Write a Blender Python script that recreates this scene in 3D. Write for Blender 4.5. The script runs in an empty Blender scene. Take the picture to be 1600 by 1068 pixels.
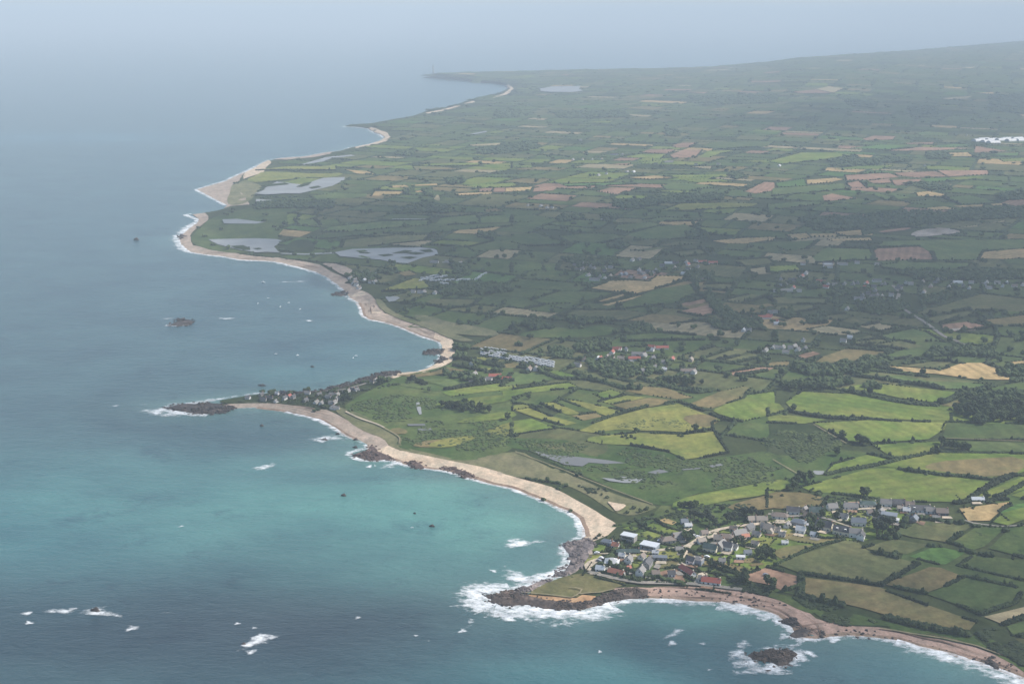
import bpy, math, random
import numpy as np
from mathutils import Vector, geometry

random.seed(5)
RNG = np.random.default_rng(11)
SC = bpy.context.scene
COL = SC.collection

# ------------------------------------------------------------------ camera, sky, sun, exposure
F_PX, CAM_H, HORIZON = 2000.0, 400.0, 20.0          # in the photograph's own 1600 x 1068 pixels
PITCH = math.atan((534 - HORIZON) / F_PX)
cam_data = bpy.data.cameras.new('camera')
cam_data.sensor_width = 36.0
cam_data.lens = 36.0 * F_PX / 1600
cam_data.clip_start = 1.0
cam_data.clip_end = 120000.0
cam = bpy.data.objects.new('camera', cam_data)
COL.objects.link(cam)
cam.location = (0, 0, CAM_H)
cam.rotation_euler = (math.pi / 2 - PITCH, 0, 0)
SC.camera = cam

SUN_EL, SUN_AZ = math.radians(43), math.radians(78)  # azimuth clockwise from the view direction (+Y)
SUN_DIR = Vector((math.sin(SUN_AZ) * math.cos(SUN_EL), math.cos(SUN_AZ) * math.cos(SUN_EL), math.sin(SUN_EL)))
world = bpy.data.worlds.new('World')
SC.world = world
world.use_nodes = True
wn = world.node_tree
wn.nodes.clear()
w_out = wn.nodes.new('ShaderNodeOutputWorld')
w_bg = wn.nodes.new('ShaderNodeBackground')
w_sky = wn.nodes.new('ShaderNodeTexSky')
w_sky.sky_type = 'NISHITA'
w_sky.sun_disc = False
w_sky.sun_elevation = SUN_EL
w_sky.sun_rotation = SUN_AZ
w_sky.air_density = 1.0
w_sky.dust_density = 0.7
w_sky.ozone_density = 1.3
w_bg.inputs['Strength'].default_value = 0.125
wn.links.new(w_sky.outputs[0], w_bg.inputs[0])
wn.links.new(w_bg.outputs[0], w_out.inputs[0])
sun_data = bpy.data.lights.new('sun', 'SUN')
sun_data.energy = 5.0
sun_data.angle = math.radians(0.6)
sun_data.color = (1.0, 0.95, 0.88)
sun = bpy.data.objects.new('sun', sun_data)
COL.objects.link(sun)
sun.rotation_euler = SUN_DIR.to_track_quat('Z', 'Y').to_euler()
SC.view_settings.view_transform = 'Standard'
SC.view_settings.look = 'None'
SC.view_settings.exposure = 0.40
SC.view_settings.gamma = 1.0
SC.cycles.use_denoising = True
SC.cycles.max_bounces = 5
SC.cycles.diffuse_bounces = 2
SC.cycles.glossy_bounces = 2
SC.cycles.transmission_bounces = 2
SC.cycles.transparent_max_bounces = 16
SC.cycles.volume_bounces = 0

# ------------------------------------------------------------------ image <-> ground
SP, CP = math.sin(PITCH), math.cos(PITCH)

def rays(P):
    P = np.atleast_2d(np.asarray(P, float))
    u, v = (P[:, 0] - 800) / F_PX, -(P[:, 1] - 534) / F_PX
    return np.stack([u, CP + v * SP, -SP + v * CP], 1)

def sea_pt(P):
    """Where the sight lines through the photograph's pixels P meet sea level."""
    D = rays(P)
    t = -CAM_H / np.minimum(D[:, 2], -0.006)
    return D[:, :2] * t[:, None]

def to_px(xyz):
    xyz = np.asarray(xyz, float)
    x, y, z = xyz[:, 0], xyz[:, 1], xyz[:, 2] - CAM_H
    dep = y * CP - z * SP
    up = y * SP + z * CP
    dep = np.maximum(dep, 1.0)
    return np.stack([800 + F_PX * x / dep, 534 - F_PX * up / dep], 1)

def in_poly(pts, poly):
    pts, poly = np.asarray(pts, float), np.asarray(poly, float)
    x, y = pts[:, 0], pts[:, 1]
    c = np.zeros(len(pts), bool)
    j = len(poly) - 1
    for i in range(len(poly)):
        xi, yi = poly[i]
        xj, yj = poly[j]
        if yi != yj:
            c ^= ((yi > y) != (yj > y)) & (x < (xj - xi) * (y - yi) / (yj - yi) + xi)
        j = i
    return c

def line_dist(pts, line):
    best = np.full(len(pts), 1e18)
    for a, b in zip(line[:-1], line[1:]):
        ab = b - a
        t = np.clip(((pts - a) @ ab) / max(ab @ ab, 1e-9), 0, 1)
        d = pts - a - t[:, None] * ab
        best = np.minimum(best, (d * d).sum(1))
    return np.sqrt(best)

def vnoise(x, y, seed=0):
    xi, yi = np.floor(x).astype(np.int64), np.floor(y).astype(np.int64)
    fx, fy = x - xi, y - yi
    fx, fy = fx * fx * (3 - 2 * fx), fy * fy * (3 - 2 * fy)
    def h(a, b):
        n = (a * 374761393 + b * 668265263 + seed * 974634721) & 0xffffffff
        n = ((n ^ (n >> 13)) * 1274126177) & 0xffffffff
        return ((n ^ (n >> 16)) & 0xffff) / 65535.0
    return (h(xi, yi) * (1 - fx) + h(xi + 1, yi) * fx) * (1 - fy) + (h(xi, yi + 1) * (1 - fx) + h(xi + 1, yi + 1) * fx) * fy

def fbm(x, y, seed=0, n=4):
    s, a, f = 0, 0.5, 1.0
    for i in range(n):
        s = s + a * vnoise(x * f, y * f, seed + i)
        a, f = a * 0.5, f * 2.03
    return s

def px(s):
    """'T3,2 x,y x,y' (tile of the photograph enlarged four times) or plain 'x,y x,y' -> photo pixels."""
    w = s.split()
    ox = oy = 0.0
    k = 1.0
    if w[0][0] == 'T':
        c, r = w[0][1:].split(',')
        ox, oy, k = 400.0 * int(c), 267.0 * int(r), 0.25
        w = w[1:]
    return np.array([[ox + k * float(a), oy + k * float(b)] for a, b in (q.split(',') for q in w)])

# ------------------------------------------------------------------ coast and relief
COAST_FAR_TO_NEAR = """657,121 690,124 715,126 745,129 770,131 790,134 797,139 788,146 770,152 740,158 715,165 690,172 668,176 650,183 625,187 600,191
575,195 548,197 536,197.5 560,199 577,201 586,207 597,211 602,215 595,220 575,226 550,230 535,235 500,240 475,245 450,246 420,250 405,257 400,261
382,269 350,284 325,291 307,296 322,304 345,316 355,321 347,326 332,329 300,334 291,336 310,342 309,347 295,356 282,368 278,374 285,386 297,394 320,398
350,401 375,406 400,407 430,409 460,416 482,422 497,427 510,433 522,442 537,453 539,460 547,466 560,474 565,482 567,493 580,500 600,503 620,509
640,517 660,526 677,531 687,534 691,544 685,554 690,559 680,566 670,574 652,580 625,581 595,584 575,591 550,599 525,605 500,609 462,613 437,613
400,615 370,619 337,625 300,631 255,638 297,646 325,648 350,645 365,638 400,637 425,640 447,643 475,649 500,656 517,665 535,676 540,681 555,686 572,694
575,701 550,706 547,710 562,718 585,719 612,718 632,726 660,731 690,734 717,741 737,748 762,755 790,761 800,763 825,773 850,783 875,795
892,801 905,811 910,823 912,838 900,846 882,851 882,861 892,871 890,883 882,893 862,901 837,911 817,921 800,923 760,928 757,937 775,945
800,946 825,945 850,951 887,953 912,952 932,947 950,941 980,936 1012,935 1050,937 1087,940 1125,941 1150,946 1175,951 1200,955 1215,963 1227,973
1240,983 1237,993 1250,998 1275,998 1300,995 1325,993 1362,995 1400,1001 1437,1011 1470,1018 1500,1028 1532,1038 1562,1048 1600,1063 1700,1110
1800,1180 1900,1290"""
COAST_PX = px(COAST_FAR_TO_NEAR)
BACK_PX = px("670,119.5 700,118 760,116.5 850,115.5 950,115 1050,114 1150,111 1250,107 1350,102 1450,96 1600,88 1800,78 2100,66")
COAST = sea_pt(COAST_PX)
BACK = sea_pt(BACK_PX)
LAND = np.vstack([COAST, [[900, 420], [3000, 400], [9500, 6000], [9500, 12500]], BACK[::-1]])
AZ0, AZ1, NA = -0.75, 0.9, 420
R0, R1, NR = 300.0, 46000.0, 420
_az = np.linspace(AZ0, AZ1, NA)
_lr = np.linspace(math.log(R0), math.log(R1), NR)
_A, _L = np.meshgrid(_az, _lr, indexing='ij')
_G = np.stack([np.exp(_L) * np.sin(_A), np.exp(_L) * np.cos(_A)], -1).reshape(-1, 2)
_inside = in_poly(_G, LAND)
_d = line_dist(_G, COAST) * np.where(_inside, 1, -1)
_db = line_dist(_G, BACK)
_xp = 800 + 2048 * np.tan(_A.ravel())
_yb = np.interp(_xp, BACK_PX[:, 0], BACK_PX[:, 1])
_ys = np.interp(_xp, [660, 850, 900, 1037, 1112, 1200, 1245, 1325, 1425, 1500, 1600, 1800, 2100], [117.5, 115.5, 114, 112, 109, 101.5, 95, 89, 82, 76, 67.5, 58, 50])
_dc = 0.94 * CAM_H / np.tan(PITCH + np.arctan((_yb - 534) / F_PX))
_r = np.exp(_L).ravel()
_ycr = 534 + F_PX * np.tan(np.arctan(CAM_H / _dc) - PITCH)
_crest = np.maximum((_ycr - _ys) * _dc / F_PX, 2.0)
_t = np.clip((_r - 0.42 * _dc) / (0.58 * _dc), 0, 1)
_rise = _t * _t * (3 - 2 * _t)
_roll = (fbm(_G[:, 0] / 900, _G[:, 1] / 900, 3, 3) - 0.45) * np.clip((_r - 1500) / 4000, 0, 1) * 26
_dd = np.maximum(_d, 0)
_h = -0.5 + 4.0 * (1 - np.exp(-_dd / 60)) + 9.0 * (1 - np.exp(-_dd / 900)) + _crest * _rise + _roll * (1 - np.exp(-_dd / 700)) * np.clip(_db / 900, 0, 1)
_h = np.where(_inside, _h * np.where(_r > 4000, np.clip(_db / 250, 0, 1), 1), np.maximum(-3, _d * 0.08 - 0.5))
HG = _h.reshape(NA, NR)

def H(P):
    P = np.atleast_2d(np.asarray(P, float))
    a = (np.arctan2(P[:, 0], P[:, 1]) - AZ0) / (AZ1 - AZ0) * (NA - 1)
    l = (np.log(np.maximum(np.hypot(P[:, 0], P[:, 1]), R0)) - _lr[0]) / (_lr[-1] - _lr[0]) * (NR - 1)
    a, l = np.clip(a, 0, NA - 1.001), np.clip(l, 0, NR - 1.001)
    i, j = a.astype(int), l.astype(int)
    fa, fl = a - i, l - j
    return (HG[i, j] * (1 - fa) + HG[i + 1, j] * fa) * (1 - fl) + (HG[i, j + 1] * (1 - fa) + HG[i + 1, j + 1] * fa) * fl

def ground(P):
    """Where the sight lines through pixels P meet the land: world (x, y)."""
    D = rays(P)
    dz = np.minimum(D[:, 2], -0.006)
    zl = np.concatenate([np.linspace(160, 24, 100), np.linspace(23, 0, 70)])
    T = (CAM_H - zl)[None, :] / (-dz)[:, None]
    X = D[:, None, :2] * T[..., None]
    hh = H(X.reshape(-1, 2)).reshape(T.shape)
    hit = hh >= zl[None, :]
    k = np.where(hit.any(1), hit.argmax(1), len(zl) - 1)
    idx = np.arange(len(k))
    k0 = np.maximum(k - 1, 0)
    g1, g0 = hh[idx, k] - zl[k], hh[idx, k0] - zl[k0]
    w = np.clip(np.where(np.abs(g1 - g0) > 1e-6, -g0 / np.where(np.abs(g1 - g0) > 1e-6, g1 - g0, 1), 1), 0, 1)
    return X[idx, k0] * (1 - w)[:, None] + X[idx, k] * w[:, None]

def dist(P):
    P = np.atleast_2d(P)
    return np.hypot(P[:, 0], P[:, 1])

# ------------------------------------------------------------------ mesh helpers
def mesh_obj(name, verts, faces, mat, parent=None, smooth=False, mats=None, fmat=None):
    me = bpy.data.meshes.new(name)
    verts = np.asarray(verts, np.float32)
    if isinstance(faces, np.ndarray):
        n, k = faces.shape
        me.vertices.add(len(verts))
        me.vertices.foreach_set('co', verts.ravel())
        me.loops.add(n * k)
        me.loops.foreach_set('vertex_index', faces.astype(np.int32).ravel())
        me.polygons.add(n)
        me.polygons.foreach_set('loop_start', np.arange(0, n * k, k, dtype=np.int32))
        if fmat is not None:
            me.polygons.foreach_set('material_index', np.asarray(fmat, np.int32))
        me.update(calc_edges=True)
        me.validate()
    else:
        me.from_pydata([tuple(map(float, v)) for v in verts], [], faces)
        me.update()
    for m in (mats or [mat]):
        me.materials.append(m)
    me.polygons.foreach_set('use_smooth', np.full(len(me.polygons), bool(smooth)))
    o = bpy.data.objects.new(name, me)
    COL.objects.link(o)
    if parent is not None:
        o.parent = parent
    return o

def tag(o, label=None, cat=None, group=None, kind=None):
    for k, v in (('label', label), ('category', cat), ('group', group), ('kind', kind)):
        if v:
            o[k] = v
    return o

def empty(name, loc, rz=0.0):
    o = bpy.data.objects.new(name, None)
    o.empty_display_size = 2
    o.location = loc
    o.rotation_euler = (0, 0, rz)
    COL.objects.link(o)
    return o

def copy_tree(o, parent=None):
    c = o.copy()
    COL.objects.link(c)
    if parent is not None:
        c.parent = parent
    for ch in o.children:
        copy_tree(ch, c)
    return c

def rough_edge(P, amp, closed=True):
    """Cut the straight sides of an outline into short pieces and wander them sideways."""
    out = []
    n = len(P)
    for i in range(n if closed else n - 1):
        a, b = P[i], P[(i + 1) % n]
        L = np.hypot(*(b - a))
        k = max(1, int(L / max(6 * amp, 12)))
        nrm = np.array([-(b - a)[1], (b - a)[0]]) / max(L, 1e-6)
        for j in range(k):
            q = a + (b - a) * j / k
            s = 0.0 if j == 0 else amp * (fbm(np.array([q[0] / (amp * 9)]), np.array([q[1] / (amp * 9)]), 9, 2)[0] - 0.375) * 2.4
            out.append(q + nrm * s)
    if not closed:
        out.append(P[-1])
    return np.array(out)

def smooth_poly(P, n=1):
    for _ in range(n):
        Q = np.roll(P, -1, 0)
        P = np.stack([P * 0.75 + Q * 0.25, P * 0.25 + Q * 0.75], 1).reshape(-1, 2)
    return P

def tessellate(poly, spacing, extra=None):
    lo, hi = poly.min(0), poly.max(0)
    if extra is None:
        nx, ny = max(1, int((hi[0] - lo[0]) / spacing)), max(1, int((hi[1] - lo[1]) / spacing))
        gx, gy = np.meshgrid(lo[0] + (np.arange(nx) + 0.5) * (hi[0] - lo[0]) / nx, lo[1] + (np.arange(ny) + 0.5) * (hi[1] - lo[1]) / ny)
        g = np.stack([gx.ravel(), gy.ravel()], 1) + RNG.uniform(-0.12, 0.12, (gx.size, 2)) * spacing
    else:
        g = extra
    g = g[in_poly(g, poly)]
    off = poly.mean(0)
    allp = np.vstack([poly, g]) - off
    v, e, f, *_ = geometry.delaunay_2d_cdt([Vector(p) for p in allp], [], [list(range(len(poly)))], 1, 1e-3)
    V = np.array([(p[0], p[1]) for p in v]) + off
    F = np.array([t for t in f if len(t) == 3], dtype=np.int32).reshape(-1, 3)
    a, b, c = V[F[:, 0]], V[F[:, 1]], V[F[:, 2]]
    cr = (b[:, 0] - a[:, 0]) * (c[:, 1] - a[:, 1]) - (b[:, 1] - a[:, 1]) * (c[:, 0] - a[:, 0])
    F[cr < 0] = F[cr < 0][:, ::-1]
    return V, F

def sheet(name, poly, lift, mat, rough=1.0, spacing=None, kind='structure', rnd=0):
    """A patch of ground of the given outline (world x, y) lying on the relief, LIFT above it."""
    d = float(np.median(dist(poly)))
    P = rough_edge(poly, rough * max(1.2, d * 0.0012)) if rough else poly
    if rnd:
        P = smooth_poly(P, rnd)
    try:
        V, F = tessellate(P, spacing or max(14.0, d * 0.025))
    except Exception:
        return None
    if len(F) == 0:
        return None
    z = H(V) + lift * (0.5 + dist(V) / 2500.0)
    o = mesh_obj(name, np.column_stack([V, z]), F, mat, smooth=True)
    o['kind'] = kind
    return o

def resample(L, step):
    seg = np.hypot(*np.diff(L, axis=0).T)
    s = np.concatenate([[0], np.cumsum(seg)])
    n = max(2, int(s[-1] / step) + 1)
    t = np.linspace(0, s[-1], n)
    return np.stack([np.interp(t, s, L[:, 0]), np.interp(t, s, L[:, 1])], 1)

def normals2(L):
    t = np.gradient(L, axis=0)
    t /= np.maximum(np.hypot(t[:, 0], t[:, 1]), 1e-6)[:, None]
    return np.stack([-t[:, 1], t[:, 0]], 1)

ICO = []
_p = (1 + 5 ** 0.5) / 2
for a, b in ((-1, _p), (1, _p), (-1, -_p), (1, -_p)):
    ICO.append((a, b, 0))
for a, b in ((-1, _p), (1, _p), (-1, -_p), (1, -_p)):
    ICO.append((0, a, b))
for a, b in ((_p, -1), (_p, 1), (-_p, -1), (-_p, 1)):
    ICO.append((a, 0, b))
ICO = np.array(ICO) / math.hypot(1, _p)
ICOF = np.array([(0,11,5),(0,5,1),(0,1,7),(0,7,10),(0,10,11),(1,5,9),(5,11,4),(11,10,2),(10,7,6),(7,1,8),(3,9,4),(3,4,2),(3,2,6),(3,6,8),(3,8,9),(4,9,5),(2,4,11),(6,2,10),(8,6,7),(9,8,1)])

def clumps(centres, scales, jit=0.28):
    """Many small leafy lumps (20 faces each, knocked out of shape) as one vertex/face array."""
    n = len(centres)
    a = RNG.uniform(0, 6.28, n)
    ca, sa = np.cos(a), np.sin(a)
    B = ICO[None] * (1 + RNG.uniform(-jit, jit, (n, 12, 1)))
    X = B[..., 0] * ca[:, None] - B[..., 1] * sa[:, None]
    Y = B[..., 0] * sa[:, None] + B[..., 1] * ca[:, None]
    V = np.stack([X, Y, B[..., 2]], -1) * np.asarray(scales)[:, None, :] + np.asarray(centres)[:, None, :]
    Fc = (ICOF[None] + 12 * np.arange(n)[:, None, None]).reshape(-1, 3)
    return V.reshape(-1, 3), Fc

# ------------------------------------------------------------------ materials
def new_mat(name):
    m = bpy.data.materials.new(name)
    m.use_nodes = True
    nt = m.node_tree
    bs = nt.nodes['Principled BSDF']
    return m, nt, bs

def noise(nt, scale, vec, detail=4.0, rough=0.6):
    n = nt.nodes.new('ShaderNodeTexNoise')
    n.inputs['Scale'].default_value = scale
    n.inputs['Detail'].default_value = detail
    n.inputs['Roughness'].default_value = rough
    if vec is not None:
        nt.links.new(vec, n.inputs['Vector'])
    return n.outputs['Fac']

def ramp(nt, fac, p0, p1, c0=(0, 0, 0, 1), c1=(1, 1, 1, 1)):
    r = nt.nodes.new('ShaderNodeValToRGB')
    r.color_ramp.elements[0].position, r.color_ramp.elements[1].position = p0, p1
    r.color_ramp.elements[0].color, r.color_ramp.elements[1].color = c0, c1
    nt.links.new(fac, r.inputs[0])
    return r.outputs[0]

def mixc(nt, fac, a, b, mode='MIX'):
    m = nt.nodes.new('ShaderNodeMix')
    m.data_type = 'RGBA'
    m.blend_type = mode
    for s, v in ((m.inputs[0], fac), (m.inputs[6], a), (m.inputs[7], b)):
        if hasattr(v, 'is_linked'):
            nt.links.new(v, s)
        elif isinstance(v, (int, float)):
            s.default_value = v
        else:
            s.default_value = (*v[:3], 1)
    return m.outputs[2]

def mathn(nt, op, a, b=None):
    m = nt.nodes.new('ShaderNodeMath')
    m.operation = op
    for s, v in ((m.inputs[0], a), (m.inputs[1], b)):
        if v is None:
            continue
        if hasattr(v, 'is_linked'):
            nt.links.new(v, s)
        else:
            s.default_value = v
    return m.outputs[0]

def pos(nt, scale=(1, 1, 1), rot=0.0):
    g = nt.nodes.new('ShaderNodeNewGeometry')
    mp = nt.nodes.new('ShaderNodeMapping')
    mp.inputs['Scale'].default_value = scale
    mp.inputs['Rotation'].default_value = (0, 0, rot)
    nt.links.new(g.outputs['Position'], mp.inputs['Vector'])
    return mp.outputs[0]

def finish(nt, bs, col, rough=0.9, spec=0.15):
    if hasattr(col, 'is_linked'):
        nt.links.new(col, bs.inputs['Base Color'])
    else:
        bs.inputs['Base Color'].default_value = (*col[:3], 1)
    bs.inputs['Roughness'].default_value = rough
    bs.inputs['Specular IOR Level'].default_value = spec

def obj_random(nt):
    return nt.nodes.new('ShaderNodeObjectInfo').outputs['Random']

def ground_mat(name, a, b, c=None, big=1 / 45, fine=1 / 5, rows=0.0, vary=0.22, spots=0.0, spotcol=(0.03, 0.045, 0.018)):
    """Ground cover in two tones: big worn patches, fine grain, faint rows of the seed drill, a tone of its own for each field."""
    m, nt, bs = new_mat(name)
    p = pos(nt)
    n1 = ramp(nt, noise(nt, big, p, 5, 0.62), 0.36, 0.64)
    col = mixc(nt, n1, a, b)
    if c is not None:
        n2 = ramp(nt, noise(nt, big * 0.45, pos(nt, (1, 1.4, 1), 0.5), 6, 0.7), 0.5, 0.66)
        col = mixc(nt, n2, col, c)
    g = ramp(nt, noise(nt, fine, p, 3, 0.75), 0.25, 0.8, (0.66, 0.66, 0.66, 1), (1.32, 1.32, 1.32, 1))
    col = mixc(nt, 1.0, col, g, 'MULTIPLY')
    mid = ramp(nt, noise(nt, fine * 0.22, pos(nt, (1, 0.55, 1), 0.7), 5, 0.7), 0.32, 0.68, (0.70, 0.74, 0.72, 1), (1.28, 1.22, 1.16, 1))
    col = mixc(nt, 1.0, col, mid, 'MULTIPLY')
    if rows:
        w = nt.nodes.new('ShaderNodeTexWave')
        w.inputs['Scale'].default_value = 0.025
        w.inputs['Distortion'].default_value = 0.8
        w.inputs['Detail'].default_value = 1.0
        vr = nt.nodes.new('ShaderNodeVectorRotate')
        vr.rotation_type = 'Z_AXIS'
        nt.links.new(mathn(nt, 'MULTIPLY', obj_random(nt), 6.28), vr.inputs['Angle'])
        nt.links.new(p, vr.inputs['Vector'])
        nt.links.new(vr.outputs[0], w.inputs['Vector'])
        s = ramp(nt, w.outputs['Fac'], 0.2, 0.8, (1 - rows,) * 3 + (1,), (1 + rows,) * 3 + (1,))
        col = mixc(nt, 1.0, col, s, 'MULTIPLY')
    if spots:
        sp = ramp(nt, noise(nt, 1 / 11, p, 5, 0.7), 0.70 - spots, 0.74 - spots)
        col = mixc(nt, sp, col, spotcol)
    if vary:
        t = nt.nodes.new('ShaderNodeMapRange')
        t.inputs['To Min'].default_value = 1 - vary
        t.inputs['To Max'].default_value = 1 + vary
        nt.links.new(obj_random(nt), t.inputs['Value'])
        hs = nt.nodes.new('ShaderNodeHueSaturation')
        nt.links.new(t.outputs[0], hs.inputs['Value'])
        nt.links.new(col, hs.inputs['Color'])
        col = hs.outputs[0]
    finish(nt, bs, col, 0.95, 0.05)
    return m

G = {
    'land': ground_mat('hedge_bank_ground', (0.032, 0.046, 0.018), (0.055, 0.068, 0.026), vary=0, spots=0.05),
    'g': ground_mat('pasture_green', (0.068, 0.106, 0.034), (0.094, 0.118, 0.042), (0.056, 0.092, 0.030), rows=0.062),
    'l': ground_mat('fresh_grass', (0.112, 0.165, 0.032), (0.165, 0.178, 0.048), (0.085, 0.135, 0.028), rows=0.078, vary=0.1),
    'd': ground_mat('rank_dark_grass', (0.048, 0.084, 0.023), (0.078, 0.110, 0.034), (0.098, 0.116, 0.040), spots=0.07, vary=0.08),
    'm': ground_mat('marsh_reed', (0.052, 0.094, 0.025), (0.080, 0.104, 0.036), (0.038, 0.070, 0.019), spots=0.09, vary=0.06, fine=1 / 3),
    's': ground_mat('dark_scrub', (0.024, 0.040, 0.014), (0.040, 0.056, 0.022), (0.052, 0.062, 0.030), fine=1 / 3, spots=0.06, vary=0.06),
    'n': ground_mat('dune_grass', (0.150, 0.150, 0.076), (0.190, 0.175, 0.098), (0.115, 0.128, 0.055), fine=1 / 3, vary=0.08, spots=0.03, spotcol=(0.07, 0.085, 0.035)),
    'y': ground_mat('dry_pasture', (0.175, 0.188, 0.046), (0.205, 0.196, 0.058), (0.125, 0.158, 0.040), rows=0.047, vary=0.08, spots=0.02),
    'o': ground_mat('parched_grass', (0.160, 0.130, 0.058), (0.185, 0.145, 0.070), (0.120, 0.120, 0.050), rows=0.062, vary=0.12, spots=0.02),
    'k': ground_mat('dull_olive_grass', (0.094, 0.106, 0.044), (0.122, 0.118, 0.053), (0.078, 0.096, 0.038), rows=0.078, vary=0.12),
    'e': ground_mat('emerald_crop', (0.060, 0.120, 0.032), (0.078, 0.140, 0.036), rows=0.109, vary=0.15),
    'w': ground_mat('ripe_wheat', (0.340, 0.245, 0.120), (0.380, 0.275, 0.140), (0.300, 0.220, 0.105), rows=0.094, vary=0.1),
    'b': ground_mat('ploughed_soil', (0.235, 0.145, 0.100), (0.270, 0.170, 0.120), (0.200, 0.128, 0.090), rows=0.125, vary=0.14),
    'p': ground_mat('pale_straw', (0.260, 0.220, 0.130), (0.300, 0.250, 0.150), rows=0.078, vary=0.1),
    'q': ground_mat('quarry_stone', (0.300, 0.250, 0.210), (0.420, 0.370, 0.330), (0.200, 0.160, 0.130), big=1 / 30, vary=0),
    'S': ground_mat('pale_sand', (0.500, 0.395, 0.295), (0.560, 0.455, 0.345), (0.440, 0.340, 0.250), big=1 / 30, fine=1 / 2, vary=0),
    'P': ground_mat('pink_shingle', (0.330, 0.225, 0.180), (0.390, 0.275, 0.225), (0.270, 0.185, 0.150), big=1 / 22, fine=1 / 1.5, vary=0, spots=0.015, spotcol=(0.10, 0.065, 0.055)),
    'B': ground_mat('grey_beige_shingle', (0.33, 0.262, 0.21), (0.39, 0.315, 0.26), (0.28, 0.215, 0.175), big=1 / 26, fine=1 / 2, vary=0, spots=0.01, spotcol=(0.13, 0.10, 0.085)),
    'W': ground_mat('wet_sand', (0.230, 0.165, 0.120), (0.290, 0.210, 0.160), (0.190, 0.130, 0.100), big=1 / 18, fine=1 / 2, vary=0),
    'O': ground_mat('orange_sand_bank', (0.360, 0.210, 0.110), (0.420, 0.270, 0.160), (0.260, 0.160, 0.090), big=1 / 10, fine=1 / 2, vary=0),
    'r': ground_mat('sandy_gravel_road', (0.420, 0.350, 0.270), (0.480, 0.410, 0.320), fine=1 / 2, vary=0),
    'h': ground_mat('headland_turf', (0.115, 0.112, 0.046), (0.150, 0.132, 0.062), (0.085, 0.095, 0.036), big=1 / 22, fine=1 / 2.5, vary=0, spots=0.03, spotcol=(0.06, 0.07, 0.03)),
    'weed': ground_mat('dry_weed', (0.13, 0.085, 0.062), (0.19, 0.13, 0.10), big=1 / 6, fine=1, vary=0),
    'u': ground_mat('trodden_path', (0.19, 0.17, 0.10), (0.25, 0.21, 0.14), fine=1 / 2, vary=0),
    't': ground_mat('worn_tarmac', (0.200, 0.185, 0.165), (0.250, 0.230, 0.205), fine=1 / 2, vary=0),
}

def leaf_mat(name, a, b, spread=0.42):
    m, nt, bs = new_mat(name)
    p = pos(nt)
    col = mixc(nt, ramp(nt, noise(nt, 1 / 3.5, p, 4, 0.7), 0.3, 0.7), a, b)
    big = ramp(nt, noise(nt, 1 / 16, p, 4, 0.65), 0.32, 0.68, (0.55, 0.62, 0.62, 1), (1.65, 1.5, 1.3, 1))
    col = mixc(nt, 1.0, col, big, 'MULTIPLY')
    t = nt.nodes.new('ShaderNodeMapRange')
    t.inputs['To Min'].default_value = 1 - spread
    t.inputs['To Max'].default_value = 1 + spread
    nt.links.new(obj_random(nt), t.inputs['Value'])
    hs = nt.nodes.new('ShaderNodeHueSaturation')
    nt.links.new(t.outputs[0], hs.inputs['Value'])
    nt.links.new(col, hs.inputs['Color'])
    finish(nt, bs, hs.outputs[0], 0.85, 0.2)
    return m

M_HEDGE = leaf_mat('hedge_leaves', (0.011, 0.022, 0.008), (0.034, 0.050, 0.017))
M_TREE = leaf_mat('tree_leaves', (0.016, 0.030, 0.011), (0.046, 0.066, 0.023))
M_PINE = leaf_mat('pine_needles', (0.018, 0.028, 0.018), (0.036, 0.048, 0.030), 0.15)
M_BARK = ground_mat('bark', (0.06, 0.045, 0.035), (0.10, 0.08, 0.06), big=1, fine=3, vary=0)

def plain(name, c, rough=0.7, spec=0.3, grain=0.12, scale=0.6):
    m, nt, bs = new_mat(name)
    g = ramp(nt, noise(nt, scale, pos(nt), 4, 0.7), 0.25, 0.75, (1 - grain,) * 3 + (1,), (1 + grain,) * 3 + (1,))
    finish(nt, bs, mixc(nt, 1.0, c, g, 'MULTIPLY'), rough, spec)
    return m

def tiled(name, c, rough=0.6):
    """Roof covering: courses of slates or tiles with lichen."""
    m, nt, bs = new_mat(name)
    p = pos(nt)
    w = nt.nodes.new('ShaderNodeTexWave')
    w.bands_direction = 'Z'
    w.inputs['Scale'].default_value = 0.9
    w.inputs['Distortion'].default_value = 1.0
    nt.links.new(p, w.inputs['Vector'])
    col = mixc(nt, 1.0, c, ramp(nt, w.outputs['Fac'], 0.1, 0.6, (0.8, 0.8, 0.8, 1), (1.08, 1.08, 1.08, 1)), 'MULTIPLY')
    li = ramp(nt, noise(nt, 0.45, p, 5, 0.7), 0.48, 0.75)
    col = mixc(nt, li, col, tuple(0.5 * q + 0.09 for q in c))
    finish(nt, bs, col, rough, 0.3)
    return m

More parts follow.
